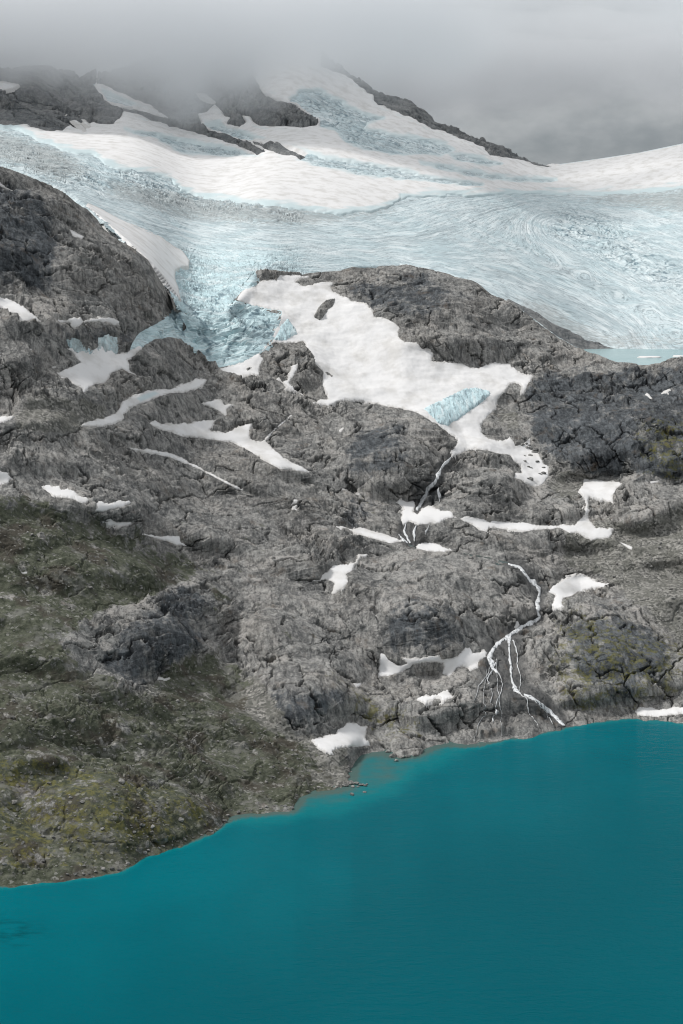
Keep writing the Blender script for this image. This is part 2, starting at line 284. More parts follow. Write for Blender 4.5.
# broad undulation that snow and rock share
PA_l = lift(GU, GV, DA)
und = fbm(PA_l, 150.0, 2, 5)*20 + fbm(PA_l, 55.0, 2, 9)*9
fade = sstep(0, 30, shore_l[None,:]-GV)*sstep(0, 25, GV-crest_l[None,:])
DA -= und*fade
PB_l = lift(GU, GV, DB)
DB -= fbm(PB_l*np.array([1,.5,1]), 330.0, 2, 15)*60*sstep(0, 30, GV-top_l[None,:])*sstep(0, 40, back_l[None,:]-GV)
DA = np.where(GV > shore_l[None,:]+0.0, np.minimum(DA, D_SHORE[None,:]), DA)

wt_ = sstep(168, 184, GU)*sstep(256, 238, GU); bl_ = sstep(-22, 22, GV - crest_l[None,:])
DT = DA*bl_ + DB*(1-bl_); DA = DA*(1-wt_) + DT*wt_; DB = DB*(1-wt_) + DT*wt_

def base(u, v, back=False):
    return lift(u, v, sample(DB if back else DA, u, v))

# ------------------------------------------------------------------ helpers for objects
def tag(o, label=None, cat=None, group=None, kind=None):
    if label: o['label'] = label
    if cat: o['category'] = cat
    if group: o['group'] = group
    if kind: o['kind'] = kind
    return o
def mesh_obj(name, P, Q, mat, parent=None, attrs=None, smooth=True):
    me = bpy.data.meshes.new(name)
    P = np.ascontiguousarray(P.reshape(-1, 3), F32); Q = np.ascontiguousarray(Q, np.int32)
    me.vertices.add(len(P)); me.vertices.foreach_set('co', P.ravel())
    me.loops.add(Q.size); me.loops.foreach_set('vertex_index', Q.ravel())
    me.polygons.add(len(Q)); k = Q.shape[1]
    me.polygons.foreach_set('loop_start', np.arange(0, Q.size, k, dtype=np.int32))
    if smooth: me.polygons.foreach_set('use_smooth', np.ones(len(Q), bool))
    for n, a in (attrs or {}).items():
        at = me.attributes.new(n, 'FLOAT', 'POINT'); at.data.foreach_set('value', np.ascontiguousarray(a, F32).ravel())
    me.update(calc_edges=True); me.validate()
    if mat: me.materials.append(mat)
    o = bpy.data.objects.new(name, me); COL.objects.link(o)
    if parent: o.parent = parent
    return o
def quads(nr, nc, keep=None):
    i = np.arange(nr*nc).reshape(nr, nc)
    q = np.stack([i[:-1,:-1], i[:-1,1:], i[1:,1:], i[1:,:-1]], -1).reshape(-1, 4)
    if keep is not None:
        k = keep.reshape(-1); q = q[k[q].all(1)]
    return q
def compact(P, Q, attrs=None):
    used = np.unique(Q); m = np.full(len(P), -1); m[used] = np.arange(len(used))
    return P[used], m[Q], {k: a.reshape(-1)[used] for k, a in (attrs or {}).items()}
def normals(P):
    du = np.gradient(P, axis=1); dv = np.gradient(P, axis=0)
    n = np.cross(du, dv); n /= np.linalg.norm(n, axis=-1, keepdims=True) + 1e-9
    n *= np.sign((n*np.array([0, -0.5, 1.0])).sum(-1, keepdims=True) + 1e-9)
    return n

# ------------------------------------------------------------------ materials
def M(name):
    m = bpy.data.materials.new(name); m.use_nodes = True
    nt = m.node_tree; b = nt.nodes['Principled BSDF']
    return m, nt, b
class N:
    def __init__(s, nt): s.nt = nt
    def new(s, t, **kw):
        n = s.nt.nodes.new(t)
        for k, v in kw.items():
            if hasattr(n, k): setattr(n, k, v)
            else: s.put(n.inputs[k], v)
        return n
    def put(s, sock, v):
        if hasattr(v, 'is_output'): s.nt.links.new(v, sock)
        elif isinstance(v, bpy.types.Node): s.nt.links.new(v.outputs[0], sock)
        else: sock.default_value = v
    def attr(s, n): return s.new('ShaderNodeAttribute', attribute_name=n).outputs['Fac']
    def pos(s): return s.new('ShaderNodeNewGeometry').outputs['Position']
    def math(s, op, a, b=0.0, c=None, clamp=False):
        n = s.new('ShaderNodeMath', operation=op, use_clamp=clamp); s.put(n.inputs[0], a); s.put(n.inputs[1], b)
        if c is not None: s.put(n.inputs[2], c)
        return n.outputs[0]
    def ramp(s, x, lo, hi, a=0.0, b=1.0):
        n = s.new('ShaderNodeMapRange', clamp=True); n.interpolation_type = 'SMOOTHSTEP'
        for k, v in enumerate((x, lo, hi, a, b)): s.put(n.inputs[k], v)
        return n.outputs[0]
    def mix(s, f, a, b, mode='MIX'):
        n = s.new('ShaderNodeMix', data_type='RGBA', blend_type=mode)
        for k, v in ((0, f), (6, a), (7, b)):
            if isinstance(v, tuple): v = (*v[:3], 1.0)
            s.put(n.inputs[k], v)
        return n.outputs[2]
    def noise(s, vec, lam, detail=4.0, rough=0.55, scale=(1,1,1), dist=0.0, rot=(0,0,0)):
        mp = s.new('ShaderNodeMapping'); s.put(mp.inputs[0], vec)
        mp.inputs['Rotation'].default_value = rot
        mp.inputs['Scale'].default_value = tuple(k/lam for k in scale)
        n = s.new('ShaderNodeTexNoise', noise_dimensions='3D'); s.put(n.inputs['Vector'], mp.outputs[0])
        n.inputs['Scale'].default_value = 1.0; n.inputs['Detail'].default_value = detail; n.inputs['Roughness'].default_value = rough
        n.inputs['Distortion'].default_value = dist
        return n.outputs[0]
    def voro(s, vec, lam, feature='F1', scale=(1,1,1), rot=(0,0,0), out=0, rand=1.0):
        mp = s.new('ShaderNodeMapping'); s.put(mp.inputs[0], vec)
        mp.inputs['Rotation'].default_value = rot
        mp.inputs['Scale'].default_value = tuple(k/lam for k in scale)
        n = s.new('ShaderNodeTexVoronoi', feature=feature); s.put(n.inputs['Vector'], mp.outputs[0])
        n.inputs['Scale'].default_value = 1.0; n.inputs['Randomness'].default_value = rand
        return n.outputs[out]
    def bump(s, h, dist, strength=1.0, normal=None):
        n = s.new('ShaderNodeBump'); n.inputs['Strength'].default_value = strength; n.inputs['Distance'].default_value = dist
        s.put(n.inputs['Height'], h)
        if normal is not None: s.put(n.inputs['Normal'], normal)
        return n.outputs[0]

def rock_material(name, far=False, plain=False):
    m, nt, b = M(name); k = N(nt); p = k.pos()
    f = 2.5 if far else 1.0
    big = k.noise(p, 70*f, 5, .6); mid = k.noise(p, 12*f, 6, .66); fine = k.noise(p, 2.0*f, 5, .74); stk2 = k.noise(p, 3.2*f, 5, .66, scale=(1.0, .35, .2), rot=(0, math.radians(-28), 0))
    streak = k.noise(p, 10*f, 6, .66, scale=(1.0, .45, .28), rot=(0, math.radians(-25), 0))
    lay = k.noise(p, 6*f, 5, .64, scale=(.22, .25, 1.2), rot=(math.radians(12), math.radians(14), 0))
    c = k.mix(k.ramp(mid, .34, .66), (.138,.140,.136), (.318,.313,.298))
    c = k.mix(k.math('MULTIPLY', k.ramp(big, .44, .62), .5), c, (.215,.20,.18))
    if not plain:
        tn = k.attr('tone')
        c = k.mix(k.math('MULTIPLY', k.ramp(tn, .52, .85), .7), c, (.40,.38,.355))
        c = k.mix(k.math('MULTIPLY', k.ramp(tn, .48, .18), .5), c, (.095,.096,.096))
        bn = k.attr('band')
        c = k.mix(k.math('MULTIPLY', k.math('MULTIPLY', k.ramp(bn, .12, .6), .55), k.ramp(mid, .40, .60)), c, (.42,.415,.395))
        c = k.mix(k.math('MULTIPLY', k.math('MULTIPLY', k.ramp(bn, -.12, -.55), .6), k.ramp(big, .36, .58)), c, (.075,.077,.078))
    c = k.mix(k.math('MULTIPLY', k.ramp(streak, .55, .68), .5), c, (.065,.068,.070))
    c = k.mix(k.math('MULTIPLY', k.ramp(lay, .54, .7), .5), c, (.40,.385,.36))
    c = k.mix(k.math('MULTIPLY', k.ramp(fine, .52, .64), .72), c, (.055,.056,.057))
    c = k.mix(k.math('MULTIPLY', k.ramp(fine, .46, .34), .5), c, (.47,.455,.43))
    if not plain: c = k.mix(k.math('MULTIPLY', k.attr('crack'), .8), c, (.028,.029,.028))
    c = k.mix(k.math('MULTIPLY', k.ramp(stk2, .53, .61), .55), c, (.055,.057,.058))
    c = k.mix(k.math('MULTIPLY', k.ramp(stk2, .46, .38), .45), c, (.42,.412,.39))
    if far: c = k.mix(.5, c, (.125,.142,.155))  # distance haze put into the far rock's own colour
    if not plain and not far:
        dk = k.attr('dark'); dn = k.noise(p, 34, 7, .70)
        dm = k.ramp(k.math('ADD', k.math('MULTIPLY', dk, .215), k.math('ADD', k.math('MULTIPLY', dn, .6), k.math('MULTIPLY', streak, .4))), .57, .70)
        c = k.mix(k.math('MULTIPLY', dm, .92), c, (.30,.345,.40), 'MULTIPLY')  # multiplies dark stains and bluish cloud shade into the rock colour
        c = k.mix(k.math('MULTIPLY', k.ramp(k.math('ADD', k.attr('wet'), k.math('MULTIPLY', k.math('SUBTRACT', mid, .5), 1.2)), .3, .8), .7), c, (.05,.052,.054))
        rs = k.noise(p, 17, 5, .6)
        c = k.mix(k.math('MULTIPLY', k.ramp(rs, .58, .72), .3), c, (.19,.14,.098))
        sc_ = k.attr('scree')
        cell = k.voro(p, 2.3, out=1); cs = k.new('ShaderNodeSeparateColor'); k.put(cs.inputs[0], cell)
        sg = k.mix(k.ramp(cs.outputs[0], .1, 1.0), (.10,.10,.092), (.34,.33,.305))
        sg = k.mix(k.math('MULTIPLY', k.ramp(k.noise(p, 14, 5, .6), .4, .62), .7), sg, (.135,.135,.118))
        c = k.mix(k.ramp(k.math('ADD', sc_, k.math('MULTIPLY', k.math('SUBTRACT', mid, .5), 1.6)), .4, .62), c, sg)
        vg = k.attr('veg')
        vn = k.noise(p, 20, 8, .72); vn2 = k.noise(p, 5, 6, .72)
        vcol = k.mix(k.ramp(vn2, .36, .64), (.042,.050,.031), (.114,.121,.088))
        vcol = k.mix(k.ramp(k.noise(p, 34, 5, .6), .48, .62), vcol, (.066,.060,.047))
        vcol = k.mix(k.math('MULTIPLY', k.ramp(k.noise(p, 26, 7, .72), .52, .64), .75), vcol, (.175,.175,.158))
        vcol = k.mix(k.math('MULTIPLY', k.ramp(cs.outputs[1], .90, .98), .5), vcol, (.34,.335,.31))
        c = k.mix(k.ramp(k.math('ADD', vg, k.math('MULTIPLY', k.math('SUBTRACT', vn, .5), 2.6)), .48, .72), c, vcol)
        ms = k.attr('moss')
        mcol = k.mix(k.ramp(vn2, .4, .6), (.055,.06,.014), (.15,.14,.03))
        c = k.mix(k.math('MULTIPLY', k.ramp(k.math('ADD', k.math('MULTIPLY', ms, .22), k.noise(p, 10, 8, .78)), .69, .80), .65), c, mcol)
    k.put(b.inputs['Base Color'], c); b.inputs['Roughness'].default_value = .85
    b.inputs['Specular IOR Level'].default_value = .2
    hgt = k.math('ADD', k.math('MULTIPLY', k.noise(p, 4.5*f, 9, .74), 2.0), k.math('MULTIPLY', lay, .6))
    hgt = k.math('ADD', hgt, k.math('MULTIPLY', streak, .7))
    k.put(b.inputs['Normal'], k.bump(hgt, 1.1*f, .75))
    return m

def snow_material(name, tone=.82):
    m, nt, b = M(name); k = N(nt); p = k.pos()
    n = k.noise(p, 26, 6, .6, scale=(1, .6, 1)); n2 = k.noise(p, 3, 5, .7)
    c = k.mix(k.ramp(n, .42, .7), (tone, tone*.992, tone*.985), (tone*.81, tone*.795, tone*.77))
    c = k.mix(k.math('MULTIPLY', k.ramp(n2, .6, .78), .3), c, (tone*.72, tone*.70, tone*.66))
    c = k.mix(k.math('MULTIPLY', k.ramp(k.math('ADD', k.attr('rim'), k.math('MULTIPLY', k.math('SUBTRACT', n2, .5), 1.4)), .45, .95), .5), c, (.42,.40,.37))
    c = k.mix(k.attr('blue'), c, (.52,.63,.65))
    k.put(b.inputs['Base Color'], c); b.inputs['Roughness'].default_value = .7; b.inputs['Specular IOR Level'].default_value = .2
    h = k.math('ADD', k.noise(p, 7, 5, .6, scale=(1,.4,1)), k.math('MULTIPLY', n2, .25))
    k.put(b.inputs['Normal'], k.bump(h, .5, .5))
    return m

def ice_material(name, flow=True):
    m, nt, b = M(name); k = N(nt); p = k.pos()
    if flow:
        psi = k.attr('flow')
        cv = k.new('ShaderNodeCombineXYZ'); k.put(cv.inputs[0], psi)
        sx = k.new('ShaderNodeSeparateXYZ'); k.put(sx.inputs[0], p)
        k.put(cv.inputs[1], k.math('MULTIPLY', sx.outputs[0], .0012)); k.put(cv.inputs[2], k.math('MULTIPLY', sx.outputs[1], .0006))
        st1 = k.noise(cv.outputs[0], 1/11.0, 8, .66, scale=(1, 1, 1)); st2 = k.noise(cv.outputs[0], 1/55.0, 5, .62, scale=(1, .5, .5))
    else:
        st1 = k.noise(p, 7, 5, .6, scale=(1,.2,.16), rot=(0, .75, 0)); st2 = k.noise(p, 3, 5, .6, scale=(1,.2,.12), rot=(0, .75, 0))
    cloud = k.noise(p, 120, 6, .6); sp = k.noise(p, 14, 6, .7)
    c = k.mix(k.ramp(cloud, .35, .65), (.475,.595,.625), (.60,.685,.705))
    c = k.mix(k.attr('tongue'), c, (.56,.74,.775))
    if flow:
        st0 = k.noise(cv.outputs[0], 1/3.2, 4, .6)
        c = k.mix(k.math('MULTIPLY', k.ramp(st0, .52, .64), .5), c, (.36,.42,.44))
        c = k.mix(k.math('MULTIPLY', k.ramp(st0, .46, .34), .4), c, (.72,.765,.77))
    c = k.mix(k.math('MULTIPLY', k.ramp(st1, .5, .62), .55), c, (.70,.755,.76))
    c = k.mix(k.math('MULTIPLY', k.ramp(st1, .48, .38), .55), c, (.30,.38,.41))
    ln = k.ramp(k.math('ABSOLUTE', k.math('SUBTRACT', st1, .5)), .0, .028, 1, 0)
    c = k.mix(k.math('MULTIPLY', k.math('MULTIPLY', ln, k.ramp(sp, .36, .54)), .55), c, (.12,.165,.185))
    c = k.mix(k.math('MULTIPLY', k.ramp(st2, .54, .63), .6), c, (.16,.205,.225))
    c = k.mix(k.math('MULTIPLY', k.ramp(st2, .46, .32), .35), c, (.76,.82,.825))
    c = k.mix(k.math('MULTIPLY', k.ramp(sp, .58, .70), .45), c, (.20,.26,.29))
    cw = k.new('ShaderNodeVectorMath', operation='MULTIPLY_ADD'); cnz = k.new('ShaderNodeTexNoise'); k.put(cnz.inputs['Vector'], p); cnz.inputs['Scale'].default_value = .02
    k.put(cw.inputs[0], cnz.outputs[1]); cw.inputs[1].default_value = (60, 60, 60); k.put(cw.inputs[2], p)
    ce = k.voro(cw.outputs[0], 34, 'DISTANCE_TO_EDGE', scale=(1,.4,1.3), rot=(0,0,.5))
    cm = k.math('MULTIPLY', k.math('MULTIPLY', k.ramp(ce, .12, .01), k.attr('crev')), k.ramp(k.noise(p, 45, 5, .65), .42, .58))
    c = k.mix(k.math('MULTIPLY', cm, .9), c, (.10,.17,.21))
    dirt = k.attr('dirt')
    c = k.mix(k.math('MULTIPLY', k.ramp(k.math('ADD', dirt, k.math('MULTIPLY', k.math('SUBTRACT', sp, .5), 2.4)), .3, 1.0), .6), c, (.27,.28,.27))
    k.put(b.inputs['Base Color'], c); b.inputs['Roughness'].default_value = .5; b.inputs['Specular IOR Level'].default_value = .3
    h = k.math('ADD', k.math('MULTIPLY', st2, 1.0), k.math('MULTIPLY', k.noise(p, 9, 6, .68), 1.0))
    k.put(b.inputs['Normal'], k.bump(h, 3.0, .28))
    return m

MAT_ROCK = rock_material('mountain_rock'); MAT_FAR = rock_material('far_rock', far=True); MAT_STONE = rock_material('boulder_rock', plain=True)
MAT_SCREE = rock_material('scree_stone', plain=True)
nt_ = MAT_SCREE.node_tree; b_ = nt_.nodes['Principled BSDF']; src_ = b_.inputs['Base Color'].links[0].from_socket; nt_.links.new(N(nt_).mix(.55, src_, (.10,.10,.092)), b_.inputs['Base Color'])
MAT_SNOW = snow_material('summer_snow', .74); MAT_FIRN = snow_material('upper_snow', .73)
MAT_ICE = ice_material('glacier_ice'); MAT_ICEBIT = ice_material('old_ice', flow=False)

# ------------------------------------------------------------------ rock relief
def joints(P, n1, n2, n3, l1, l2, l3, s):
    g1 = P @ np.array(n1)/l1; c1 = np.floor(g1)
    g2 = P @ np.array(n2)/l2 + h01(c1, c1, c1, s)*.8; c2 = np.floor(g2)
    g3 = P @ np.array(n3)/l3 + h01(c1, c2, c1, s+1)*.8; c3 = np.floor(g3)
    hh = h01(c1, c2, c3, s+2)
    e = np.minimum(np.minimum(np.minimum(g1-c1, 1-g1+c1)*l1, np.minimum(g2-c2, 1-g2+c2)*l2), np.minimum(g3-c3, 1-g3+c3)*l3)
    tilt = (g1-c1-.5)*(h01(c1, c2, c3, s+3)*1.2-.1) + (g2-c2-.5)*(h01(c1, c2, c3, s+4)-.5)
    return (hh-.5 + .9*tilt), e, h01(c1, c2, c3, s+6)
def unit(*a): a = np.array(a, float); return a/np.linalg.norm(a)
SETS = [ (unit(.16,.22,.96), unit(.95,.2,-.2), unit(-.2,.9,.2)),          # gently dipping sheets
         (unit(.84,.05,.54), unit(-.50,.35,.80), unit(.1,-.95,.3)),        # steep slabs running down to the right
         (unit(-.45,.25,.86), unit(.85,.1,.5), unit(.2,.9,-.3)) ]          # sheets rising to the right
def rock_relief(P, s=1.0, steep=None, full=False, smooth=0.0):
    """metres of relief along the surface normal; s scales all wavelengths"""
    wv = np.stack([fbm(P, 70*s, 2, 60+i) for i in range(3)], -1)*17*s + np.stack([fbm(P, 12*s, 3, 70+i, gain=.6) for i in range(3)], -1)*4.6*s
    wl = np.stack([fbm(P, 70*s, 2, 60+i) for i in range(3)], -1)*15*s
    Pg = P + wl
    Pw = P + wv
    sel = fbm(P, 210*s, 2, 33) + fbm(P, 60*s, 2, 35)*.5
    w1 = sstep(.02, .10, sel); w2 = sstep(-.02, -.10, sel)
    if steep is not None: w1 = np.maximum(w1*(1-steep), sstep(.35, .6, steep)); w2 = w2*(1-w1)
    ws = [np.clip(1-w1-w2, 0, 1), w1, w2]
    rough = sstep(-.05, .24, fbm(P, 80*s, 3, 41))*(1 - .85*smooth)
    out = fbm(P, 75*s, 3, 3, ridged=True)*8*s
    J = 0; E1 = 0; E2 = 0; E3 = 0; T = 0; B = 0
    for wt, (a, b, c) in zip(ws, SETS):
        j1, e1, t1 = joints(Pw, a, b, c, 10*s, 34*s, 28*s, 5)
        j2, e2, t2 = joints(Pw + 3, a, b, c, 3.6*s, 13*s, 8*s, 9)
        j3, e3, t3 = joints(P + wv*1.6, a, b, c, 27*s, 85*s, 60*s, 15)
        g = np.stack([Pg @ a/2.8, Pg @ b/34, Pg @ c/24], -1)/s
        bd = gn(g, 61) + .7*gn(g*np.array([1.9, 2.6, 2.6]), 62)
        J = J + wt*(j1*5.0*s + j2*2.4*s*rough + j3*7*s); E1 = E1 + wt*e1; E2 = E2 + wt*e2; E3 = E3 + wt*e3; T = T + wt*(t1*.34 + t2*.2 + t3*.46); B = B + wt*bd
    k1 = sstep(1.1*s, .2*s, E1); k2 = sstep(.55*s, .1*s, E2); k3 = sstep(1.5*s, .3*s, E3)
    gate = sstep(-.05, .22, fbm(P, 34*s, 3, 47)); gate2 = sstep(-.05, .2, fbm(P, 15*s, 2, 48)); gate3 = sstep(-.2, .0, fbm(P, 60*s, 2, 49))
    out = out + J*(.24 + .76*rough) - (2.4*k1*gate*(.25+.75*rough) + 1.2*k2*rough*gate2 + 4.2*k3*gate3)*s
    out = out + B*.65*s*(.4+.8*rough) + fbm(P, 6*s, 3, 21, gain=.65)*s*(.35 + 1.8*rough)
    if full: return out, np.clip(k1*gate*(.3+.7*rough) + .7*k2*gate2*rough + k3*gate3, 0, 1), T, B
    return out

# ------------------------------------------------------------------ ground sheet
cols = np.concatenate([np.arange(U0, -24, 1.6), np.arange(-24, 707, 1/RES), np.arange(707, U1 + 1e-6, 1.6)]); NC = len(cols)
def rows_between(lo, hi, n): 
    t = np.linspace(0, 1, n)[:,None]; return lo[None,:]*(1-t) + hi[None,:]*t
NA = int(690*RES); NB = int(265*RES)
sh_c, cr_c, bk_c, tp_c = SHORE(cols), CREST(cols), BACK(cols), TOP(cols)
ss_c = np.interp(cols, LU, shS); tt_ = np.linspace(0, 1, NA)[:,None]
VA = rows_between(ss_c, cr_c, NA) + (sh_c - ss_c)[None]*np.clip(1 - tt_/.13, 0, 1)**1.5; UA = np.broadcast_to(cols, VA.shape)
VB = rows_between(bk_c, tp_c, NB); UB = np.broadcast_to(cols, VB.shape)
PA = base(UA, VA); PB = base(UB, VB, True)
# bed of the big lake in front
KB = 14; t = np.linspace(1, 0, KB, endpoint=False)[:,None]
P0 = PA[0]; bed = np.stack([P0[None,:,0]*(1-.10*t), P0[None,:,1]*(1-.10*t), P0[None,:,2] - 45*t**1.2], -1)
# hidden hollow between the crest and what rises behind it
KH = 26; t = np.linspace(0, 1, KH+2)[1:-1][:,None]
gap = PB[0,:,1] - PA[-1,:,1]
hid = PA[-1][None]*(1-t[...,None]) + PB[0][None]*t[...,None]
hid[...,2] -= gap[None]*.10*4*t*(1-t)
# ground falling away behind the summit line
KD = 10; t = np.linspace(0, 1, KD+1)[1:][:,None]
Pt = PB[-1]; drop = np.stack([Pt[None,:,0]*(1+.25*t), Pt[None,:,1]*(1+.25*t), Pt[None,:,2] - 500*t**1.3], -1)

STREAMS = [Z(340,400,[(447,232),(425,252),(402,280),(390,310),(380,338),(352,355),(342,385),(325,418),(305,447)]), Z(340,400,[(262,500),(258,530),(285,578)]), Z(340,400,[(305,505),(295,535),(300,570)]),
  Z(510,560,[(-10,15),(30,25),(55,45),(75,75),(95,92),(120,125),(108,165),(110,200),(122,235),(95,248),(45,270),(5,297),(-20,320)]), Z(510,560,[(0,300),(-5,350),(3,420),(8,480),(20,520),(40,538),(100,560),(150,600),(190,640),(220,668)]), Z(340,560,[(660,315),(625,345),(600,385),(610,430),(640,460)])]
stream_img = np.full(GU.shape, -60.0)
for L_ in STREAMS:
    for (ax, ay), (bx, by) in zip(L_[:-1], L_[1:]):
        t_ = np.clip(((GU-ax)*(bx-ax)+(GV-ay)*(by-ay))/((bx-ax)**2+(by-ay)**2), 0, 1)
        stream_img = np.maximum(stream_img, 3.2-np.hypot(GU-ax-t_*(bx-ax), GV-ay-t_*(by-ay)))
wet_i = blur(sstep(-9, 2, stream_img), 3, 3) + .55*blur(sstep(-6, 6, sdf_img([[(478,640),(520,625),(545,690),(566,728),(480,742),(470,690)], [(408,470),(440,475),(440,510),(400,512)], [(398,522),(432,524),(428,546),(398,545)], [(62,328),(130,328),(132,350),(100,345),(64,345)]])), 4, 4)
cover_A = np.maximum(np.maximum(np.maximum(snow_img, stream_img), icebit_img), tongue_img)
cover_A = np.minimum(cover_A, np.maximum(-island_img, -60))
veg_i = blur(sstep(-14, 14, sdf_img([[(-140,470),(20,500),(90,520),(140,545),(200,572),(222,600),(205,640),(255,685),(300,735),(345,800),(250,835),(150,885),(-140,935)]], 40)), 8, 6)
out_i = blur(sstep(-8, 6, sdf_img([[(150,600),(200,575),(215,610),(205,650),(160,668),(150,695),(120,685),(80,660),(60,640),(100,615)], [(250,690),(350,690),(345,715),(290,735),(250,720)]])), 4, 3)
veg_i = np.clip(veg_i*.85 - .75*out_i + .22*blur(sstep(-10, 10, sdf_img([[(0,430),(150,440),(300,520),(330,600),(300,680),(200,600),(100,520),(0,500)]])), 8, 6), 0, 1)
scree_i = blur(sstep(-8, 8, sdf_img([[(575,520),(640,525),(690,500),(820,520),(820,680),(690,655),(650,615),(600,575),(560,560)], [(30,395),(90,400),(115,415),(75,432),(10,430)], [(555,470),(600,480),(575,500),(545,490)], [(195,650),(260,680),(300,740),(330,775),(280,800),(230,740),(130,725),(60,690),(140,690)], [(260,740),(345,735),(352,785),(290,800)],[(498,408),(520,412),(518,430),(498,425)]])), 4, 3)
stain_shade_i = np.maximum(.9*blur(sstep(-10, 10, sdf_img([[(-140,170),(0,180),(45,200),(60,250),(40,290),(0,285),(-140,280)], [(60,325),(130,328),(132,350),(100,345),(60,345)], [(345,285),(420,272),(470,300),(430,318),(360,308)], [(525,390),(600,372),(813,360),(813,470),(683,478),(590,478),(545,445)],
   [(355,425),(405,425),(415,470),(380,478),(345,470)], [(385,595),(450,600),(470,640),(440,650),(385,648)], [(560,625),(620,605),(660,640),(683,680),(620,700),(590,690),(565,660)], [(410,480),(450,490),(450,510),(412,505)], [(150,600),(200,578),(215,610),(205,650),(140,690),(90,670)], [(250,690),(345,695),(340,712),(290,730),(255,715)], [(340,505),(370,500),(372,528),(345,528)]])), 6, 5), blur(sstep(-6, 6, sdf_img([[(520,395),(545,372),(600,372),(813,358),(813,475),(683,480),(600,478),(560,468),(535,440)], [(-140,175),(0,180),(45,205),(60,250),(45,290),(0,280),(-140,280)]])), 5, 4))  # dark rock stains plus cloud shade painted on ridge, cliff and domes
moss_i = blur(sstep(-12, 12, sdf_img([[(-140,745),(60,752),(200,790),(238,812),(150,858),(-140,900)], [(290,640),(370,690),(440,720),(430,745),(360,740),(340,700)], [(560,600),(690,640),(690,700),(560,720),(545,660)], [(630,415),(700,415),(700,490),(640,480)], [(350,490),(375,490),(375,520),(350,515)]], 40)), 8, 8)

def relief_for(P, U, V, cover, s=1.0, soft=None, steep=None, smooth=0.0):
    d, crk, tone, band = rock_relief(P, s, steep, True, smooth)
    if soft is not None: d = d*(1 - .72*soft) + soft*(fbm(P, 24, 4, 90, gain=.55)*4.5)
    cv = cover
    return d*(1 - .975*sstep(-2.8, 1.6, cv)) - .5*s*sstep(-1, 2, cv), crk, tone, band
NrmA = normals(PA)
softA = np.clip(np.maximum(sample(veg_i, UA, VA), sample(scree_i, UA, VA)), 0, 1)
smooth_i = blur(sstep(-8, 8, sdf_img([[(345,415),(430,415),(450,465),(430,475),(350,470),(330,450)], [(345,555),(520,560),(520,600),(470,630),(400,620),(335,590)], [(340,275),(440,275),(520,320),(540,350),(430,330),(370,300)], [(440,545),(530,560),(535,600),(470,610)], [(60,475),(140,480),(240,500),(250,540),(140,520)], [(380,700),(450,690),(470,740),(390,745)], [(470,560),(520,565),(520,640),(480,640)]])), 8, 6)
steep_i = blur(sstep(-8, 8, sdf_img(STEEP)), 8, 6)
dA, crkA, toneA, bandA = relief_for(PA, UA, VA, sample(cover_A, UA, VA), 1.0, softA, sample(steep_i, UA, VA), sample(smooth_i, UA, VA))
dA = dA*(.5 + .5*sstep(0, 9, (sh_c[None]-VA)))*(.35 + .65*sstep(0, 8, VA-cr_c[None])) + .3
dA = dA - 18*sstep(1, 7, sample(tongue_img, UA, VA))
PAd = PA + NrmA*dA[...,None]
# ice and snow basin behind
region_B = np.minimum(back_l[None,:] - GV + 12, 60.0)
rockB_img = rockB_img + .8
ice_img = np.minimum(region_B, -rockB_img)
snowB_img = np.minimum(np.minimum(SNOW_B_EDGE(LU)[None,:] - GV, -rockB_img), -sdf_img(ICE_IN_SNOW))
NrmB = normals(PB)
dBr, crkB, toneB, bandB = rock_relief(PB, 2.4, None, True)
dB = dBr*(1 - .96*sstep(-3, 1, sample(ice_img, UB, VB))) - 4*sstep(-1.5, 2.5, sample(ice_img, UB, VB))
dB *= np.maximum(sstep(0, 6, bk_c[None]-VB)*.9 + .1, (sstep(168, 182, cols)*sstep(256, 238, cols))[None])
dB += 7*sstep(0, 2.5, sample(rockB_img, UB, VB))*sstep(105, 112, VB)*sstep(165, 158, VB)
PBd = PB + NrmB*dB[...,None]

PF = np.concatenate([bed, PAd, hid], 0); nb = len(bed)
def stack(img):
    a = img if img.shape == UA.shape else sample(img, UA, VA); return np.concatenate([np.repeat(a[:1], nb, 0), a, np.repeat(a[-1:], KH, 0)], 0)
at = {'veg': stack(veg_i), 'scree': stack(scree_i), 'dark': stack(stain_shade_i), 'moss': stack(moss_i), 'crack': stack(crkA*(1-.8*softA)), 'tone': stack(toneA), 'band': stack(bandA), 'wet': stack(wet_i)}
# last row of the hollow meets the first row behind
PF = np.concatenate([PF, PBd[:1]], 0); at = {k: np.concatenate([a, a[-1:]], 0) for k, a in at.items()}
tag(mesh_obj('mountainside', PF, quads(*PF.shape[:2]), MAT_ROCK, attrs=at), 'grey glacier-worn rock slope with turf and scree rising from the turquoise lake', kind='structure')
PBk = np.concatenate([PBd, drop], 0)
atB = {k: np.concatenate([a, np.repeat(a[-1:], KD, 0)], 0) for k, a in (('crack', crkB), ('tone', toneB), ('band', bandB))}
tag(mesh_obj('far_mountain', PBk, quads(*PBk.shape[:2]), MAT_FAR, attrs=atB), 'dark rock ridges of the far mountain rising into the cloud', kind='structure')

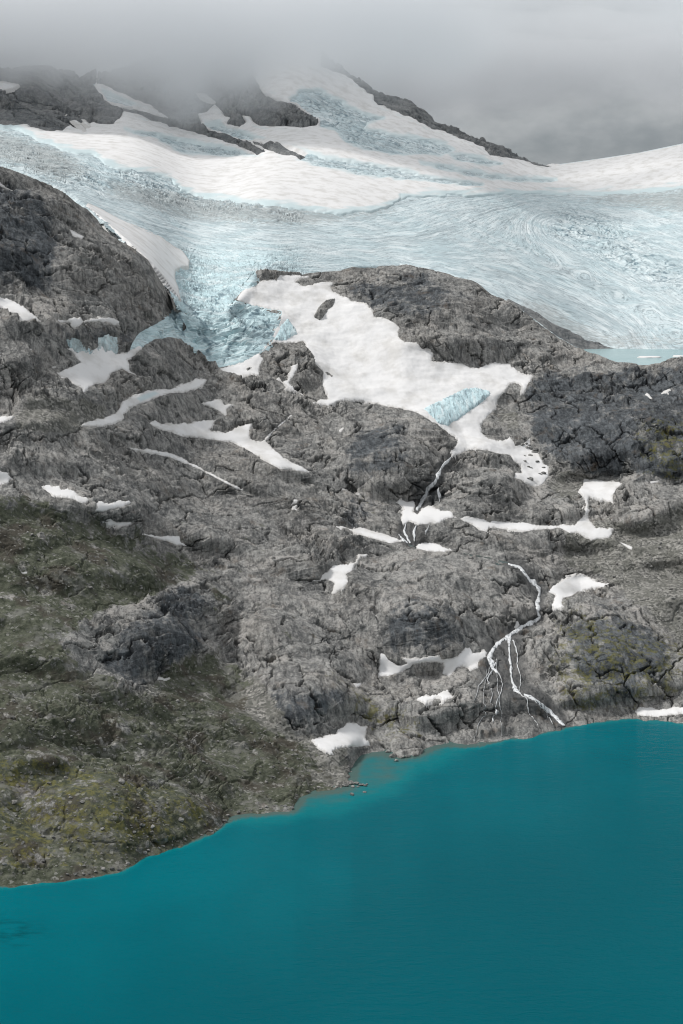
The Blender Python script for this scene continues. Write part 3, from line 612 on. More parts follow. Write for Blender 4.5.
# ------------------------------------------------------------------ glacier
FL = [(0,[(683,300),(620,262),(575,235),(550,225)]), (1,[(683,250),(640,235),(600,222),(565,213),(536,215),(526,227),(540,250),(590,275),(640,300),(683,325)]),
 (2,[(760,215),(683,215),(620,207),(560,201),(505,206),(465,220),(420,236),(350,240),(250,237)]), (3,[(760,185),(683,192),(600,196),(520,194),(440,202),(400,212),(340,221),(250,219),(150,203),(60,178),(0,165),(-100,150)]),
 (1.4,[(80,205),(150,228),(220,246),(300,252),(400,252),(470,248),(505,238)]), (.5,[(190,262),(240,268),(320,263),(420,262),(500,272),(570,298),(630,332)]), (.1,[(400,272),(480,290),(550,325)]), (-.4,[(176,285),(210,292),(240,288)]), (-1.3,[(172,312),(215,322),(270,312)]), (-2.3,[(150,335),(200,348),(260,335)]), (4.0,[(100,120),(250,170),(400,180),(560,180),(683,165)]), (5.0,[(100,80),(300,110),(400,140)])]
pp, pv = [], []
for val, L in FL:
    L = np.array(L, float); n = 14
    tt = np.linspace(0, len(L)-1, n); pp.append(np.stack([np.interp(tt, range(len(L)), L[:,i]) for i in (0,1)], -1)); pv.append(np.full(n, val))
pp = np.concatenate(pp)/100; pv = np.concatenate(pv)
def tpsk(r2): return .5*r2*np.log(r2 + 1e-9)
A = tpsk(((pp[:,None]-pp[None])**2).sum(-1)) + .004*np.eye(len(pp)); n = len(pp)
Q = np.concatenate([np.ones((n,1)), pp], 1)
sol = np.linalg.solve(np.block([[A, Q],[Q.T, np.zeros((3,3))]]), np.concatenate([pv, np.zeros(3)]))
def flow(u, v):
    q = np.stack([u, v], -1).reshape(-1, 2)/100; out = np.empty(len(q))
    for k in range(0, len(q), 20000):
        s_ = q[k:k+20000]; out[k:k+20000] = tpsk(((s_[:,None]-pp[None])**2).sum(-1)) @ sol[:n] + sol[n] + s_ @ sol[n+1:]
    return out.reshape(u.shape)
gu, gv = np.meshgrid(np.arange(U0, U1+1, 4.0), np.arange(V0, 400, 4.0))
fl_c = flow(gu, gv)
def flow_at(u, v):
    x = np.clip((u-U0)/4, 0, fl_c.shape[1]-1.001); y = np.clip((v-V0)/4, 0, fl_c.shape[0]-1.001)
    i, j = x.astype(int), y.astype(int); fx, fy = x-i, y-j
    return fl_c[j,i]*(1-fx)*(1-fy)+fl_c[j,i+1]*fx*(1-fy)+fl_c[j+1,i]*(1-fx)*fy+fl_c[j+1,i+1]*fx*fy
CREV = blur(sstep(-10, 10, sdf_img([[(-140,120),(0,130),(50,150),(100,175),(110,200),(60,190),(0,165),(-140,150)], [(180,280),(280,300),(280,335),(215,366),(150,340)], [(560,205),(620,225),(683,270),(683,300),(600,260),(545,235)], [(100,150),(180,185),(300,205),(300,225),(180,215),(110,190)]] + ICE_IN_SNOW)), 6, 4)
DIRT = .35*blur(sstep(-4, 4, sdf_img(ICE_IN_SNOW)), 3, 2) + blur(sstep(-7, 7, sdf_img([[(500,296),(540,300),(600,335),(683,338),(813,335),(813,348),(683,347),(620,349),(575,345),(535,318)], [(-140,120),(0,132),(60,150),(95,175),(60,185),(0,165),(-140,140)], ICE_IN_SNOW[2], [(540,196),(683,191),(813,179),(813,213),(683,215),(600,205)], [(100,180),(250,205),(340,212),(400,206),(395,216),(340,224),(300,230),(180,222),(110,200)]])), 7, 4)
TON = blur(sstep(-12, 12, sdf_img([[(140,250),(200,255),(300,255),(300,380),(120,380),(120,330),(170,300)]], 40)), 10, 8)
def ice_relief(P, U, V):
    f = flow_at(U, V); cr = sample(CREV, U, V)
    band = gn(np.stack([f*9, P[...,0]*.0012, P[...,1]*.0006], -1), 3)*1.0 + gn(np.stack([f*30, P[...,0]*.004, P[...,1]*.0015], -1), 4)*1.0
    g = P @ unit(.35, 1, 0)/26 + fbm(P, 80, 2, 6)*1.6
    crev = -np.exp(-((g-np.round(g))/.10)**2)*sstep(-.1, .2, fbm(P, 60, 2, 8))
    g2 = P @ unit(1, -.25, 0)/34 + fbm(P, 70, 2, 16)*1.5
    crev2 = -np.exp(-((g2-np.round(g2))/.10)**2)*sstep(0, .25, fbm(P, 70, 2, 18))
    jb, je, jt = joints(P + np.stack([fbm(P, 30, 2, 95+i_) for i_ in range(3)], -1)*8, unit(.25, 1, .3), unit(1, -.3, .1), unit(0, .2, 1), 12, 20, 15, 44)
    tg_ = sample(TON, U, V)
    return band + tg_*(jb*3.4 - 2.6*sstep(1.6, .2, je)*sstep(-.25, .05, fbm(P, 50, 2, 97))) + cr*(5*crev + 5*crev2 + fbm(P, 26, 4, 28)*7) + fbm(P, 60, 3, 25)*2.5, f
# upper basin, then the tongue hanging from its lip: one mesh
def ice_part(cs_, lowv, highv, n, base_n):
    cr = CREST(cs_)
    VI = rows_between(lowv, highv, n); UI = np.broadcast_to(cs_, VI.shape)
    inA = VI > cr[None] - 1e-6
    DI = np.where(inA, sample(DA, UI, VI), sample(DB, UI, VI))
    tong = (UI > 126) & (UI < 287)
    DI = np.where(inA & ~tong, (D_BACK(cs_)*.985)[None], DI)
    PI = lift(UI, VI, DI)
    tg = sample(tongue_img, UI, VI)
    iceS = np.where(inA, 3.0, sample(ice_img, UI, VI))
    iceS = np.where(inA & tong, np.where((VI < cr[None]+6) & (UI > 176) & (UI < 236), np.maximum(6, tg), tg), iceS)
    iceS = np.where(~inA & tong & (VI > 250), np.maximum(np.minimum(iceS, 20), tg), iceS)
    iceS = iceS + gn(np.stack([UI*.35, VI*.35, 0*VI], -1), 50) + 2.6*sstep(-6, -1, sample(snow_img, UI, VI))*sstep(235, 250, UI)
    rel, fI = ice_relief(PI, UI, VI)
    near = sstep(240, 280, VI)
    off = np.where(iceS > 0, (5-2.6*near)*(1-np.exp(-np.clip(iceS, 0, 99)/4)), iceS*(2.0-1.3*near))
    P2 = PI + normals(PI)*(off + rel*sstep(0, 7, iceS)*np.where(VI > 240, 1.0, 1.2))[...,None]
    q = quads(*VI.shape, iceS > -3)
    c, q, a = compact(P2.reshape(-1,3), q, {'flow': fI, 'dirt': sample(DIRT, UI, VI), 'tongue': sample(TON, UI, VI), 'crev': sample(CREV, UI, VI)})
    return c, q + base_n, a
c1_, q1_, a1_ = ice_part(cols, bk_c + 12, tp_c, int(280*RES), 0)
ct = cols[(cols > 116) & (cols < 300)]
c2_, q2_, a2_ = ice_part(ct, np.full(len(ct), 373.0), BACK(ct) + 12, int(95*RES), len(c1_))
cI = np.concatenate([c1_, c2_]); qI = np.concatenate([q1_, q2_]); aI = {k_: np.concatenate([a1_[k_], a2_[k_]]) for k_ in a1_}
tag(mesh_obj('glacier', cI, qI, MAT_ICE, attrs=aI), 'pale blue banded glacier filling the basin and spilling a tongue between the rocks', 'glacier')

# ------------------------------------------------------------------ snow sheets
def sheet(name, poly_sdf, bbox, mat, step=.5, back=False, thick=1.0, jit=1.3, lift0=0.0, js=0, attrs=None, extra=None, relief=None, dive=1.8, wob=.5):
    u0, v0, u1, v1 = bbox
    u, v = np.meshgrid(np.arange(u0-4, u1+4, step), np.arange(v0-4, v1+4, step))
    q = np.stack([u, v, 0*u + js*7.7], -1)
    d = poly_sdf(u, v) + jit*(gn(q*.16, 1)*1.0 + gn(q*.45, 2)*.75 + gn(q*1.1, 3)*.65)
    P = lift(u, v, np.maximum(sample(DB, u, v), D_BACK(u)*.99)) if back else base(u, v)
    Nn = normals(P)
    off = np.where(d > 0, thick*(1-np.exp(-np.clip(d, 0, 99)/1.2)), d*dive) + lift0
    off = off + wob*fbm(P, 22, 3, 77)*sstep(0, 5, d)
    if relief: off = off + relief(P, u, v)*sstep(0, 3, d)
    P = P + Nn*off[...,None]
    qd = quads(*u.shape, (d > -2.2))
    if not len(qd): return None
    a = {k: f(u, v) for k, f in (attrs or {}).items()}; a['rim'] = sstep(3.5, 0, d)
    c, qd, a = compact(P.reshape(-1,3), qd, a)
    return mesh_obj(name, c, qd, mat, attrs=a)
def bb(poly): p = np.asarray(poly); return (p[:,0].min(), p[:,1].min(), p[:,0].max(), p[:,1].max())
BLUE_SPOT = [(136,399),(143,395),(154,392),(158,394),(150,398),(140,402)]
for k, (nm, label, cat, poly) in enumerate(SNOW):
    area = bb(poly); small = (area[2]-area[0]) < 22
    big = cat == 'snowfield'
    def f(u, v, poly=poly, big=big):
        d = sdf(poly, u, v)
        return d
    at_ = {'blue': (lambda u, v: .8*sstep(-1.5, 1.5, sdf(BLUE_SPOT, u, v)))} if 'bluish middle' in label else None
    onB = label.startswith('long snow bank')
    o = sheet(nm, f, area, MAT_SNOW, .4 if small else .6, onB, .55 if small else 1.1, .4 if onB else .55 if small else 1.5, js=k, attrs=at_, lift0=5.5 if onB else 0.0, dive=3.0 if onB else 1.8, wob=2.0 if big else .5)
    if o: tag(o, label, cat, 'snow lying on the lower rock slopes')
for k, (label, poly) in enumerate(BACK_SNOW):
    o = sheet('snow_patch', lambda u, v, poly=poly: sdf(poly, u, v), bb(poly), MAT_FIRN, .5, True, 2.0, .6, js=700+k, lift0=9.0)
    tag(o, label, 'snow patch', 'snow on the far mountain')
def snowB(u, v):
    a = np.minimum(SNOW_B_EDGE(u) - v, -sample(np.maximum(rockB_img, -60), u, v))
    return a
VS = rows_between(np.maximum(SNOW_B_EDGE(cols)+4, tp_c+6), tp_c, int(190*RES)); US = np.broadcast_to(cols, VS.shape)
PS = base(US, VS, True)
jn = np.stack([US*.06, VS*.2, 0*VS], -1)
sS = sample(snowB_img, US, VS) + gn(jn, 81)*2.2 + gn(jn*2.3, 82)*1.2
sS = np.where(sample(rockB_img, US, VS) > 1.5, np.minimum(sS, sample(snowB_img, US, VS)-1), sS)
sS = np.where(VS < TOP(US)+1, np.minimum(sS, 1.0), sS)
offS = np.where(sS > 0, 7.5 + 2.5*(1-np.exp(-np.clip(sS, 0, 50)/3)), 7.5 + sS*4.0) + fbm(PS, 140, 3, 88)*3*sstep(0, 5, sS)
PS2 = PS + normals(PS)*offS[...,None]
edge = SNOW_B_EDGE(US) - VS
thin = sstep(5, 0, edge + 3.5*gn(np.stack([US*.05, VS*.3, 0*VS], -1), 91)*1.6)
thin = np.maximum(thin*.9, .75*sstep(3.5, 0, sS)*sstep(-3, 0, sample(rockB_img, US, VS)*-1 - 4))
c, q, a = compact(PS2.reshape(-1,3), quads(*US.shape, sS > -3), {'blue': thin, 'rim': .5*sstep(3, 0, sS)})
tag(mesh_obj('upper_snowfield', c, q, MAT_FIRN, attrs=a), 'brilliant white snow cover on the upper glacier below the cloud', 'snowfield')

# loose ice and bare rock in the snow
def ice_rel(P, u, v): return fbm(np.stack([P @ unit(.75,-.1,.65), .15*(P @ unit(-.65,0,.75)), 0*P[...,0]], -1), 7, 4, 31)*2.4
for k, (label, poly) in enumerate(ICE_BITS):
    o = sheet('ice_block' if k < 2 else 'hanging_ice', lambda u, v, poly=poly: sdf(poly, u, v), bb(poly), MAT_ICEBIT, .5, False, 3.2 if k < 2 else 1.2, 1.0 if k < 2 else 3.6, js=200+k, relief=ice_rel, dive=1.6, attrs={'dirt': (lambda u, v, k=k: 0*u + (.75 if k == 2 else 0)), 'tongue': (lambda u, v: 0*u + 1), 'crev': (lambda u, v: 0*u + .4)})
    tag(o, label, 'ice')
for k, (label, poly, hh) in enumerate(ROCK_ISLANDS):
    o = sheet('rock_outcrop', lambda u, v, poly=poly: sdf(poly, u, v), bb(poly), MAT_STONE, .5, False, hh, .9, js=300+k, relief=lambda P, u, v: rock_relief(P, .6)*1.1, dive=2.0, lift0=.6)
    tag(o, label, 'rock outcrop')

# ------------------------------------------------------------------ water
def water_material(name, deep, mid, lam=9.0, shallow=True):
    m, nt, b = M(name); k = N(nt); p = k.pos()
    n = k.noise(p, 160, 4, .5, scale=(1,.5,1))
    c = k.mix(k.ramp(n, .35, .68), deep, mid)
    if shallow:
        c = k.mix(k.math('MULTIPLY', k.attr('deep'), .7), c, (.0,.074,.096))
        nn = k.math('MULTIPLY', k.math('SUBTRACT', k.noise(p, 24, 5, .6), .5), .7)
        sh = k.math('ADD', k.attr('shallow'), nn)
        c = k.mix(k.math('MULTIPLY', k.ramp(sh, .12, .75), .6), c, (.004,.178,.192))
        c = k.mix(k.math('MULTIPLY', k.ramp(sh, .62, 1.15), .8), c, (.085,.108,.092))
        c = k.mix(k.math('MULTIPLY', k.attr('bedrock'), k.ramp(k.noise(p, 30, 5, .6, scale=(.6,1,1)), .45, .62)), c, (.0,.05,.06))
    k.put(b.inputs['Base Color'], c); b.inputs['Roughness'].default_value = .12; b.inputs['IOR'].default_value = 1.33
    b.inputs['Specular IOR Level'].default_value = .015; b.inputs['Specular Tint'].default_value = (.3,.8,.9,1)
    h = k.math('ADD', k.noise(p, lam, 4, .6, scale=(.55,1,1)), k.math('MULTIPLY', k.noise(p, lam*.35, 3, .6, scale=(.6,1,1)), .5))
    k.put(b.inputs['Normal'], k.bump(h, 1.0, 1.0))
    return m
cu = np.arange(U0-60, U1+61, 1.5)
tv = np.concatenate([np.linspace(-9, 60, 70), np.linspace(62, 420, 70), np.array([480, 600, 800, 1000])])
shc = SHORE(cu)
VW = shc[None] + tv[:,None]; UW = np.broadcast_to(cu, VW.shape)
_, e = rays(UW, VW); PW = lift(UW, VW, -H/e); PW[...,2] = 0.0
shm = sdf_img([[(230,806),(290,790),(335,775),(352,745),(400,742),(450,735),(470,750),(425,772),(395,792),(345,812),(280,822),(235,824)]], 40)
Pshore = lift(shc, shc*0 + shc, np.interp(cu, LU, D_SHORE))
dist = np.maximum(0, PW[...,1]*-1 + Pshore[None,:,1])
land = blur((GV < shore_l[None,:]).astype(float), 5, 3)
iw = (np.clip((VW-V0).astype(int), 0, V1-V0), np.clip((UW-U0).astype(int), 0, U1-U0))
shal = np.clip(1.25*np.clip(1.9*land[iw], 0, 1) + .85*blur(sstep(-16, 16, shm), 6, 5)[np.clip((VW-V0).astype(int), 0, V1-V0), np.clip((UW-U0).astype(int), 0, U1-U0)], 0, 1.3)
bedr = blur(sstep(-10, 10, sdf_img([[(-140,915),(0,920),(40,925),(40,945),(-140,945)]])), 8, 5)[np.clip((VW-V0).astype(int), 0, V1-V0), np.clip((UW-U0).astype(int), 0, U1-U0)]
tag(mesh_obj('lake', PW, quads(*VW.shape), water_material('lake_water', (.0,.103,.130), (.0,.128,.158)), attrs={'shallow': shal, 'bedrock': bedr, 'deep': sstep(30, 420, dist)}), 'calm turquoise glacier lake filling the foreground', kind='structure')
u2, t2 = np.meshgrid(np.arange(584, 1000, 2.0), np.linspace(2525, 3260, 60))
a2, _ = rays(u2, u2*0+356)
P2 = np.stack([a2*t2, t2, 0*t2 + LAKE2_Z], -1)
tag(mesh_obj('glacier_lake', P2, quads(*u2.shape), water_material('milky_water', (.25,.38,.395), (.31,.43,.44), 14, False)), 'milky pale turquoise lake at the snout of the glacier', kind='structure')
def floe(cx, cy, lx, ly, hz, label, s):
    n = 40; th = np.linspace(0, 2*math.pi, n, endpoint=False)
    rr = 1 + .35*gn(np.stack([np.cos(th)*1.6+s, np.sin(th)*1.6, 0*th], -1), s)
    ring = lambda k, z: np.stack([cx + lx*rr*k*np.cos(th), cy + ly*rr*k*np.sin(th), 0*th + LAKE2_Z + z], -1)
    P = np.concatenate([ring(1, -1.0), ring(1.0, .4*hz), ring(.85, hz), ring(.4, hz*1.15), ring(.02, hz*1.2)])
    i = np.arange(n); q = np.concatenate([np.stack([k*n+i, k*n+(i+1)%n, (k+1)*n+(i+1)%n, (k+1)*n+i], -1) for k in range(4)])
    tag(mesh_obj('ice_floe', P, q, MAT_FIRN), label, 'ice floe', 'ice floating on the upper lake')
def lakept(u, v):
    a, e = rays(np.float64(u), np.float64(v)); D = (LAKE2_Z-H)/e; return a*D, D
x, y = lakept(649, 357.5); floe(x, y, 17, 20, 1.6, 'long low white ice floe in the middle of the upper milky lake', 3)
x, y = lakept(679, 357); floe(x, y, 9, 14, 2.2, 'short white ice floe near the right end of the upper milky lake', 8)

# ------------------------------------------------------------------ meltwater
m, nt, b = M('white_water'); k = N(nt); p = k.pos()
c = k.mix(k.ramp(k.noise(p, 2.6, 6, .72, scale=(1.2,.6,.3)), .36, .52), (.20,.215,.22), (.76,.775,.785))
k.put(b.inputs['Base Color'], c); b.inputs['Roughness'].default_value = .35; k.put(b.inputs['Normal'], k.bump(k.noise(p, 2, 5, .7), .6, .8)); k.put(b.inputs['Alpha'], k.ramp(k.math('ADD', k.noise(p, 2.4, 6, .72, scale=(1.2,.35,.28)), k.math('MULTIPLY', k.attr('core'), .42)), .52, .72)); MAT_WW = m
def ground_at(u, v):
    i = float(np.interp(u, cols, np.arange(NC))); ic_ = int(np.clip(round(float(i)), 0, NC-1)); j = float(np.interp(-v, -VA[:,ic_], np.arange(NA)))
    i0, j0 = int(np.clip(i, 0, NC-2)), int(np.clip(j, 0, NA-2)); fi, fj = i-i0, j-j0
    return (PAd[j0,i0]*(1-fi)*(1-fj)+PAd[j0,i0+1]*fi*(1-fj)+PAd[j0+1,i0]*(1-fi)*fj+PAd[j0+1,i0+1]*fi*fj)
sh_c_at = lambda u: float(SHORE(u)); cr_c_at = lambda u: float(CREST(u))
def ribbon(name, pts, wd, parent=None, seed=0, lift_m=1.4, ragged=.5):
    p = np.array(pts, float); seg = np.r_[0, np.cumsum(np.hypot(*np.diff(p, axis=0).T))]
    n = max(6, int(seg[-1]/.7)); s = np.linspace(0, seg[-1], n)
    cx, cy = np.interp(s, seg, p[:,0]), np.interp(s, seg, p[:,1])
    q = np.stack([s*.3, 0*s+seed*3.1, 0*s], -1)
    cx = cx + gn(q*.7, 1)*1.3; ww = 1.0*np.interp(s, seg, np.linspace(0, len(p)-1, len(p))*0 + np.interp(np.arange(len(p)), np.linspace(0, len(p)-1, len(wd)), wd))
    wl = ww*(.5 + ragged*gn(q*1.9, 2)); wr = ww*(.5 + ragged*gn(q*1.9+50, 3))
    tx, ty = np.gradient(cx), np.gradient(cy); L = np.hypot(tx, ty); nx, ny = -ty/L, tx/L
    m_ = 7; f = np.linspace(-1, 1, m_)
    P = np.zeros((n, m_, 3))
    for a in range(n):
        for b_ in range(m_):
            o_ = f[b_]*(wl[a] if f[b_] < 0 else wr[a])
            g = ground_at(cx[a]+nx[a]*o_, cy[a]+ny[a]*o_)
            P[a,b_] = g + np.array([0, -.5, .85])*(lift_m*(1-abs(f[b_])**3) - .5*abs(f[b_])**3)
    # smooth across the ribbon so that it flows over small relief
    for _ in range(2): P[1:-1] = P[1:-1]*.5 + .25*(P[:-2]+P[2:])
    return mesh_obj(name, P, quads(n, m_), MAT_WW, parent, {'core': np.broadcast_to(1-np.abs(f)**1.6, (n, m_))})
def falls(name, label, cat, strands):
    e = bpy.data.objects.new(name, None); COL.objects.link(e); tag(e, label, cat)
    g0 = ground_at(*strands[0][0][-1]); i = len(name)
    for pts, wd in strands:
        m_ = max(wd); nsub = 1
        p = np.array(pts, float); seg = np.r_[0, np.cumsum(np.hypot(*np.diff(p, axis=0).T))]
        s_ = np.linspace(0, seg[-1], max(5, int(seg[-1]/4)))
        cx, cy = np.interp(s_, seg, p[:,0]), np.interp(s_, seg, p[:,1])
        ww = np.interp(s_, seg, np.interp(np.arange(len(p)), np.linspace(0, len(p)-1, len(wd)), wd))
        tx, ty = np.gradient(cx), np.gradient(cy); L = np.hypot(tx, ty)
        for q_ in range(nsub):
            o_ = ww*(0 if nsub == 1 else (q_/(nsub-1) - .5)*.5 + .3*gn(np.stack([s_*.11, 0*s_ + i*3.3, 0*s_], -1), 5))
            a0, a1 = (0, len(s_)) if q_ == nsub//2 else sorted(random.sample(range(len(s_)), 2)) if random.random() < .5 and len(s_) > 8 else (0, len(s_))
            if a1 - a0 < 4: a0, a1 = 0, len(s_)
            w_ = np.clip(ww[a0:a1]*.9, .36, 5.0)*(.6 + .8*rng.random(a1-a0)); w_[0] *= .5; w_[-1] *= .4
            ribbon('strand', np.stack([cx - ty/L*o_, cy + tx/L*o_], -1)[a0:a1], w_, e, i); i += 1
    return e
falls('waterfall', 'white waterfall dropping from the big snowfield between two rock domes', 'waterfall', [
  (Z(340,400,[(447,232),(425,252),(402,280),(390,310),(380,338),(352,355),(342,385),(325,418),(305,447)]), [3.5,4,5,6,5.5,6.5]),
  (Z(340,400,[(403,350),(402,380),(398,425)]), [2,2.4,1.6])])
falls('cascade', 'small branching cascade below the forked snow band, feeding the green pool', 'waterfall', [
  (Z(340,400,[(262,500),(258,530),(268,555),(285,578)]), [2.5,3.5,4]), (Z(340,400,[(305,505),(295,535),(300,570)]), [2.2,3,3]), (Z(340,400,[(358,505),(345,530),(338,555)]), [1.2,2,1]), (Z(340,400,[(235,545),(250,565),(275,578)]), [1.5,3,4])])
FAN = []
for k_ in range(5):
    x0, y0 = random.uniform(486, 516), random.uniform(655, 690); dx = (x0-496)*.9 + random.uniform(-6, 12); yl = float(SHORE_(x0+dx)) - random.uniform(2, 26)
    FAN.append(([(x0, y0), (x0+dx*.25+random.uniform(-3,3), y0+(yl-y0)*.35), (x0+dx*.6+random.uniform(-3,3), y0+(yl-y0)*.7), (x0+dx, yl)], [.5, random.uniform(.6, 1.1), random.uniform(.5, 1.0), .4]))
falls('mountain_stream', 'white meltwater stream winding down past the winged snow patch to the lake', 'stream', [
  (Z(510,560,[(-10,15),(30,25),(55,45),(75,75),(95,92),(120,125),(108,165),(110,200),(122,235),(95,248),(45,270),(5,297),(-20,320)]), [2.5,3.5,5,4,6,5,7,7,6]),
  (Z(510,560,[(0,300),(-5,350),(3,420),(8,480),(20,520),(40,538)]), [5,4,3,3,4,5]),
  (Z(510,560,[(55,540),(100,560),(150,600),(190,640),(220,668)]), [4,5,4,4]),
  (Z(340,560,[(660,315),(625,345),(600,385),(610,430),(640,460)]), [5,6,6,3]),
  (Z(340,560,[(625,420),(590,480),(600,500)]), [2.5,2,1]),
  (Z(340,560,[(610,600),(605,650),(612,680)]), [1.5,3,2]), (Z(340,560,[(640,460),(655,500),(648,540),(620,590),(610,625)]), [1.6,1.2,.9,1.2,1.2]),
  (Z(340,560,[(605,430),(590,470),(560,505),(552,545),(528,580)]), [1.2,.8,1.0,.6,.5]), (Z(510,560,[(10,330),(30,380),(28,430),(45,480),(38,530)]), [1.8,1.3,1,1,1.2]), (Z(510,560,[(40,535),(70,585),(75,630),(110,680)]), [1.5,1,1,.8]),
  (Z(510,560,[(95,560),(130,605),(150,640),(170,668)]), [1.2,.9,.9,.7]), (Z(340,560,[(590,500),(610,545),(600,600)]), [.8,1,.8])] + FAN[:2])
m, nt, b = M('green_pool'); k = N(nt); b.inputs['Base Color'].default_value = (.035,.06,.055,1); b.inputs['Roughness'].default_value = .1; MAT_POOL = m
POOL = Z(340,400,[(205,572),(260,575),(300,585),(310,603),(350,615),(420,615),(470,610),(560,625),(620,635),(683,655),(600,645),(520,630),(420,625),(330,622),(250,605),(205,590)])
o = sheet('meltwater_pool', lambda u, v: sdf(POOL, u, v), bb(POOL), MAT_POOL, .5, False, 1.0, .5, js=500, wob=0); tag(o, 'narrow dark green meltwater pool on a ledge below the cascade', kind='structure')

# ------------------------------------------------------------------ boulders
def stone_mesh(s, name='boulder'):
    import bmesh
    bm = bmesh.new(); bmesh.ops.create_icosphere(bm, subdivisions=3, radius=1)
    P = np.array([v.co for v in bm.verts])
    r = 1 + .35*fbm(P, .9, 3, s)
    P = P*r[:,None]
    for j in range(9):                                   # flat broken faces
        nn = unit(*np.random.default_rng(s*31+j).normal(size=3)); dcut = .62 + .25*np.random.default_rng(s*77+j).random()
        ex = np.maximum(0, P @ nn - dcut); P = P - ex[:,None]*nn
    P *= np.array([1.0, .8 + .05*(s % 4), .68])
    for v, q in zip(bm.verts, P): v.co = q
    me = bpy.data.meshes.new(name); bm.to_mesh(me); bm.free(); me.materials.append(MAT_STONE); return me
STONES = [stone_mesh(s) for s in range(5)]
def put_stone(u, v, size, label, group, sink=.3):
    me = random.choice(STONES); o = bpy.data.objects.new('boulder', me); COL.objects.link(o)
    g = ground_at(u, v); o.location = (g[0], g[1], g[2] + size*(.62 - sink) - .1)
    o.scale = (size*random.uniform(.8, 1.25), size*random.uniform(.8, 1.2), size*random.uniform(.75, 1.1)); o.rotation_euler = (random.uniform(-.3,.3), random.uniform(-.3,.3), random.uniform(0, 6.28))
    return tag(o, label, 'boulder', group)
def scatter(poly, n, smin, smax, label, group, avoid=True):
    b_ = bb(poly); c_ = 0; tries = 0
    while c_ < n and tries < 6000:
        tries += 1
        u, v = random.uniform(b_[0], b_[2]), random.uniform(b_[1], b_[3])
        if sdf(poly, np.array([u]), np.array([v]))[0] < 1: continue
        if avoid and sample(snow_img, np.array([u]), np.array([v]))[0] > -2: continue
        put_stone(u, v, smin + (smax-smin)*random.random()**2.5, label, group); c_ += 1
scatter([(2,700),(120,720),(220,765),(225,805),(150,845),(60,868),(2,872)], 85, .9, 3.0, 'pale grey boulder lying on the brown mossy slope above the lake', 'boulders on the mossy slope')
scatter([(150,650),(260,680),(320,760),(340,780),(280,800),(200,745),(120,715)], 60, .8, 2.4, 'grey boulder lying in the pale scree gully', 'boulders in the scree gully')
scatter([(600,535),(640,525),(680,510),(682,640),(650,610),(600,570)], 50, .8, 2.6, 'grey boulder lying on the right scree slope', 'boulders on the right scree')
scatter([(10,500),(140,555),(200,580),(190,620),(20,610)], 50, .8, 2.2, 'small boulder lying on the green turf slope', 'boulders on the turf')
scatter([(518,436),(536,440),(549,465),(540,484),(520,480),(524,460)], 26, 2.4, 4.6, 'dark boulder poking out of the snow under the right cliff', 'boulders in the snow under the cliff', avoid=False)
SPIT = 'grey boulder of the low rocky point at the mouth of the small bay'; SPUR = 'grey boulder at the foot of the rock spur right of the small bay'
shp = [(x_, SHORE(x_)) for x_ in np.linspace(60, 350, 40)]
for x_, v_ in shp: put_stone(x_ + random.uniform(-2,2), v_ - random.uniform(.3, 2.2), random.uniform(.8, 2.2), 'shore boulder at the water edge of the left bank', 'boulders along the left shore')
for (u, v, s_, lb) in ((352, 795, 2.0, 'grey boulder standing alone in the shallow water off the point, larger of two'), (364.5, 792.5, 1.4, 'smaller grey boulder in the shallow water off the point'),
    (356, 784, 2.6, SPIT), (361, 785.5, 2.3, SPIT), (365, 786, 1.7, SPIT), (350, 784, 3.2, SPIT), (345, 786, 2.8, SPIT), (358, 787, 1.3, SPIT), (353, 787, 1.8, SPIT), (367, 784.5, 1.1, SPIT), (388, 752, 2.6, SPUR), (393, 757, 3.4, SPUR), (401, 757.5, 3.0, SPUR), (408, 757, 2.6, SPUR), (416, 756, 2.2, SPUR), (396, 761, 2.0, SPUR)):
    a_, e_ = rays(np.float64(u), np.float64(v)); D_ = -H/e_
    o = bpy.data.objects.new('boulder', random.choice(STONES)); COL.objects.link(o); o.location = (a_*D_, D_, .25*s_); o.scale = (s_*1.2, s_*1.1, s_*.9); o.rotation_euler = (random.uniform(-.3,.3), random.uniform(-.3,.3), random.uniform(0,6.28))
    tag(o, lb, 'boulder', 'boulders on the rocky point' if lb == SPIT else 'boulders on the rock spur' if lb == SPUR else 'boulders in the shallows')
# countless small stones, one object
U_, V_ = [], []
while len(U_) < 6500:
    u = rng.uniform(-60, 740, 4000); v = rng.uniform(480, 880, 4000)
    ok = (v < SHORE(u)-1) & (rng.random(4000) < .10 + .9*np.maximum(sample(veg_i, u, v)*.6, sample(scree_i, u, v))) & (sample(snow_img, u, v) < -1.5) & (np.maximum(sample(veg_i, u, v), sample(scree_i, u, v)) > .25)
    U_ += list(u[ok]); V_ += list(v[ok])
U_, V_ = np.array(U_[:6500]), np.array(V_[:6500])
tv_ = np.array([(0,0,.7),(1,0,0),(.2,.9,0),(-.9,.4,-.05),(-.5,-.8,0),(.6,-.7,0)], F32)
tf_ = np.array([(0,1,2),(0,2,3),(0,3,4),(0,4,5),(0,5,1)])
G_ = np.array([ground_at(a_, b_) for a_, b_ in zip(U_, V_)])
sz = .35 + .85*rng.random(6500)**3; an = rng.uniform(0, 6.28, 6500)
loc = tv_[None]*(1 + .35*rng.normal(size=(6500, 6, 1)).clip(-1.5, 1.5))*sz[:,None,None]
rx = loc[...,0]*np.cos(an)[:,None] - loc[...,1]*np.sin(an)[:,None]; ry = loc[...,0]*np.sin(an)[:,None] + loc[...,1]*np.cos(an)[:,None]
Pst = np.stack([rx, ry, loc[...,2]], -1) + G_[:,None] 
Qst = (tf_[None] + 6*np.arange(6500)[:,None,None]).reshape(-1, 3)
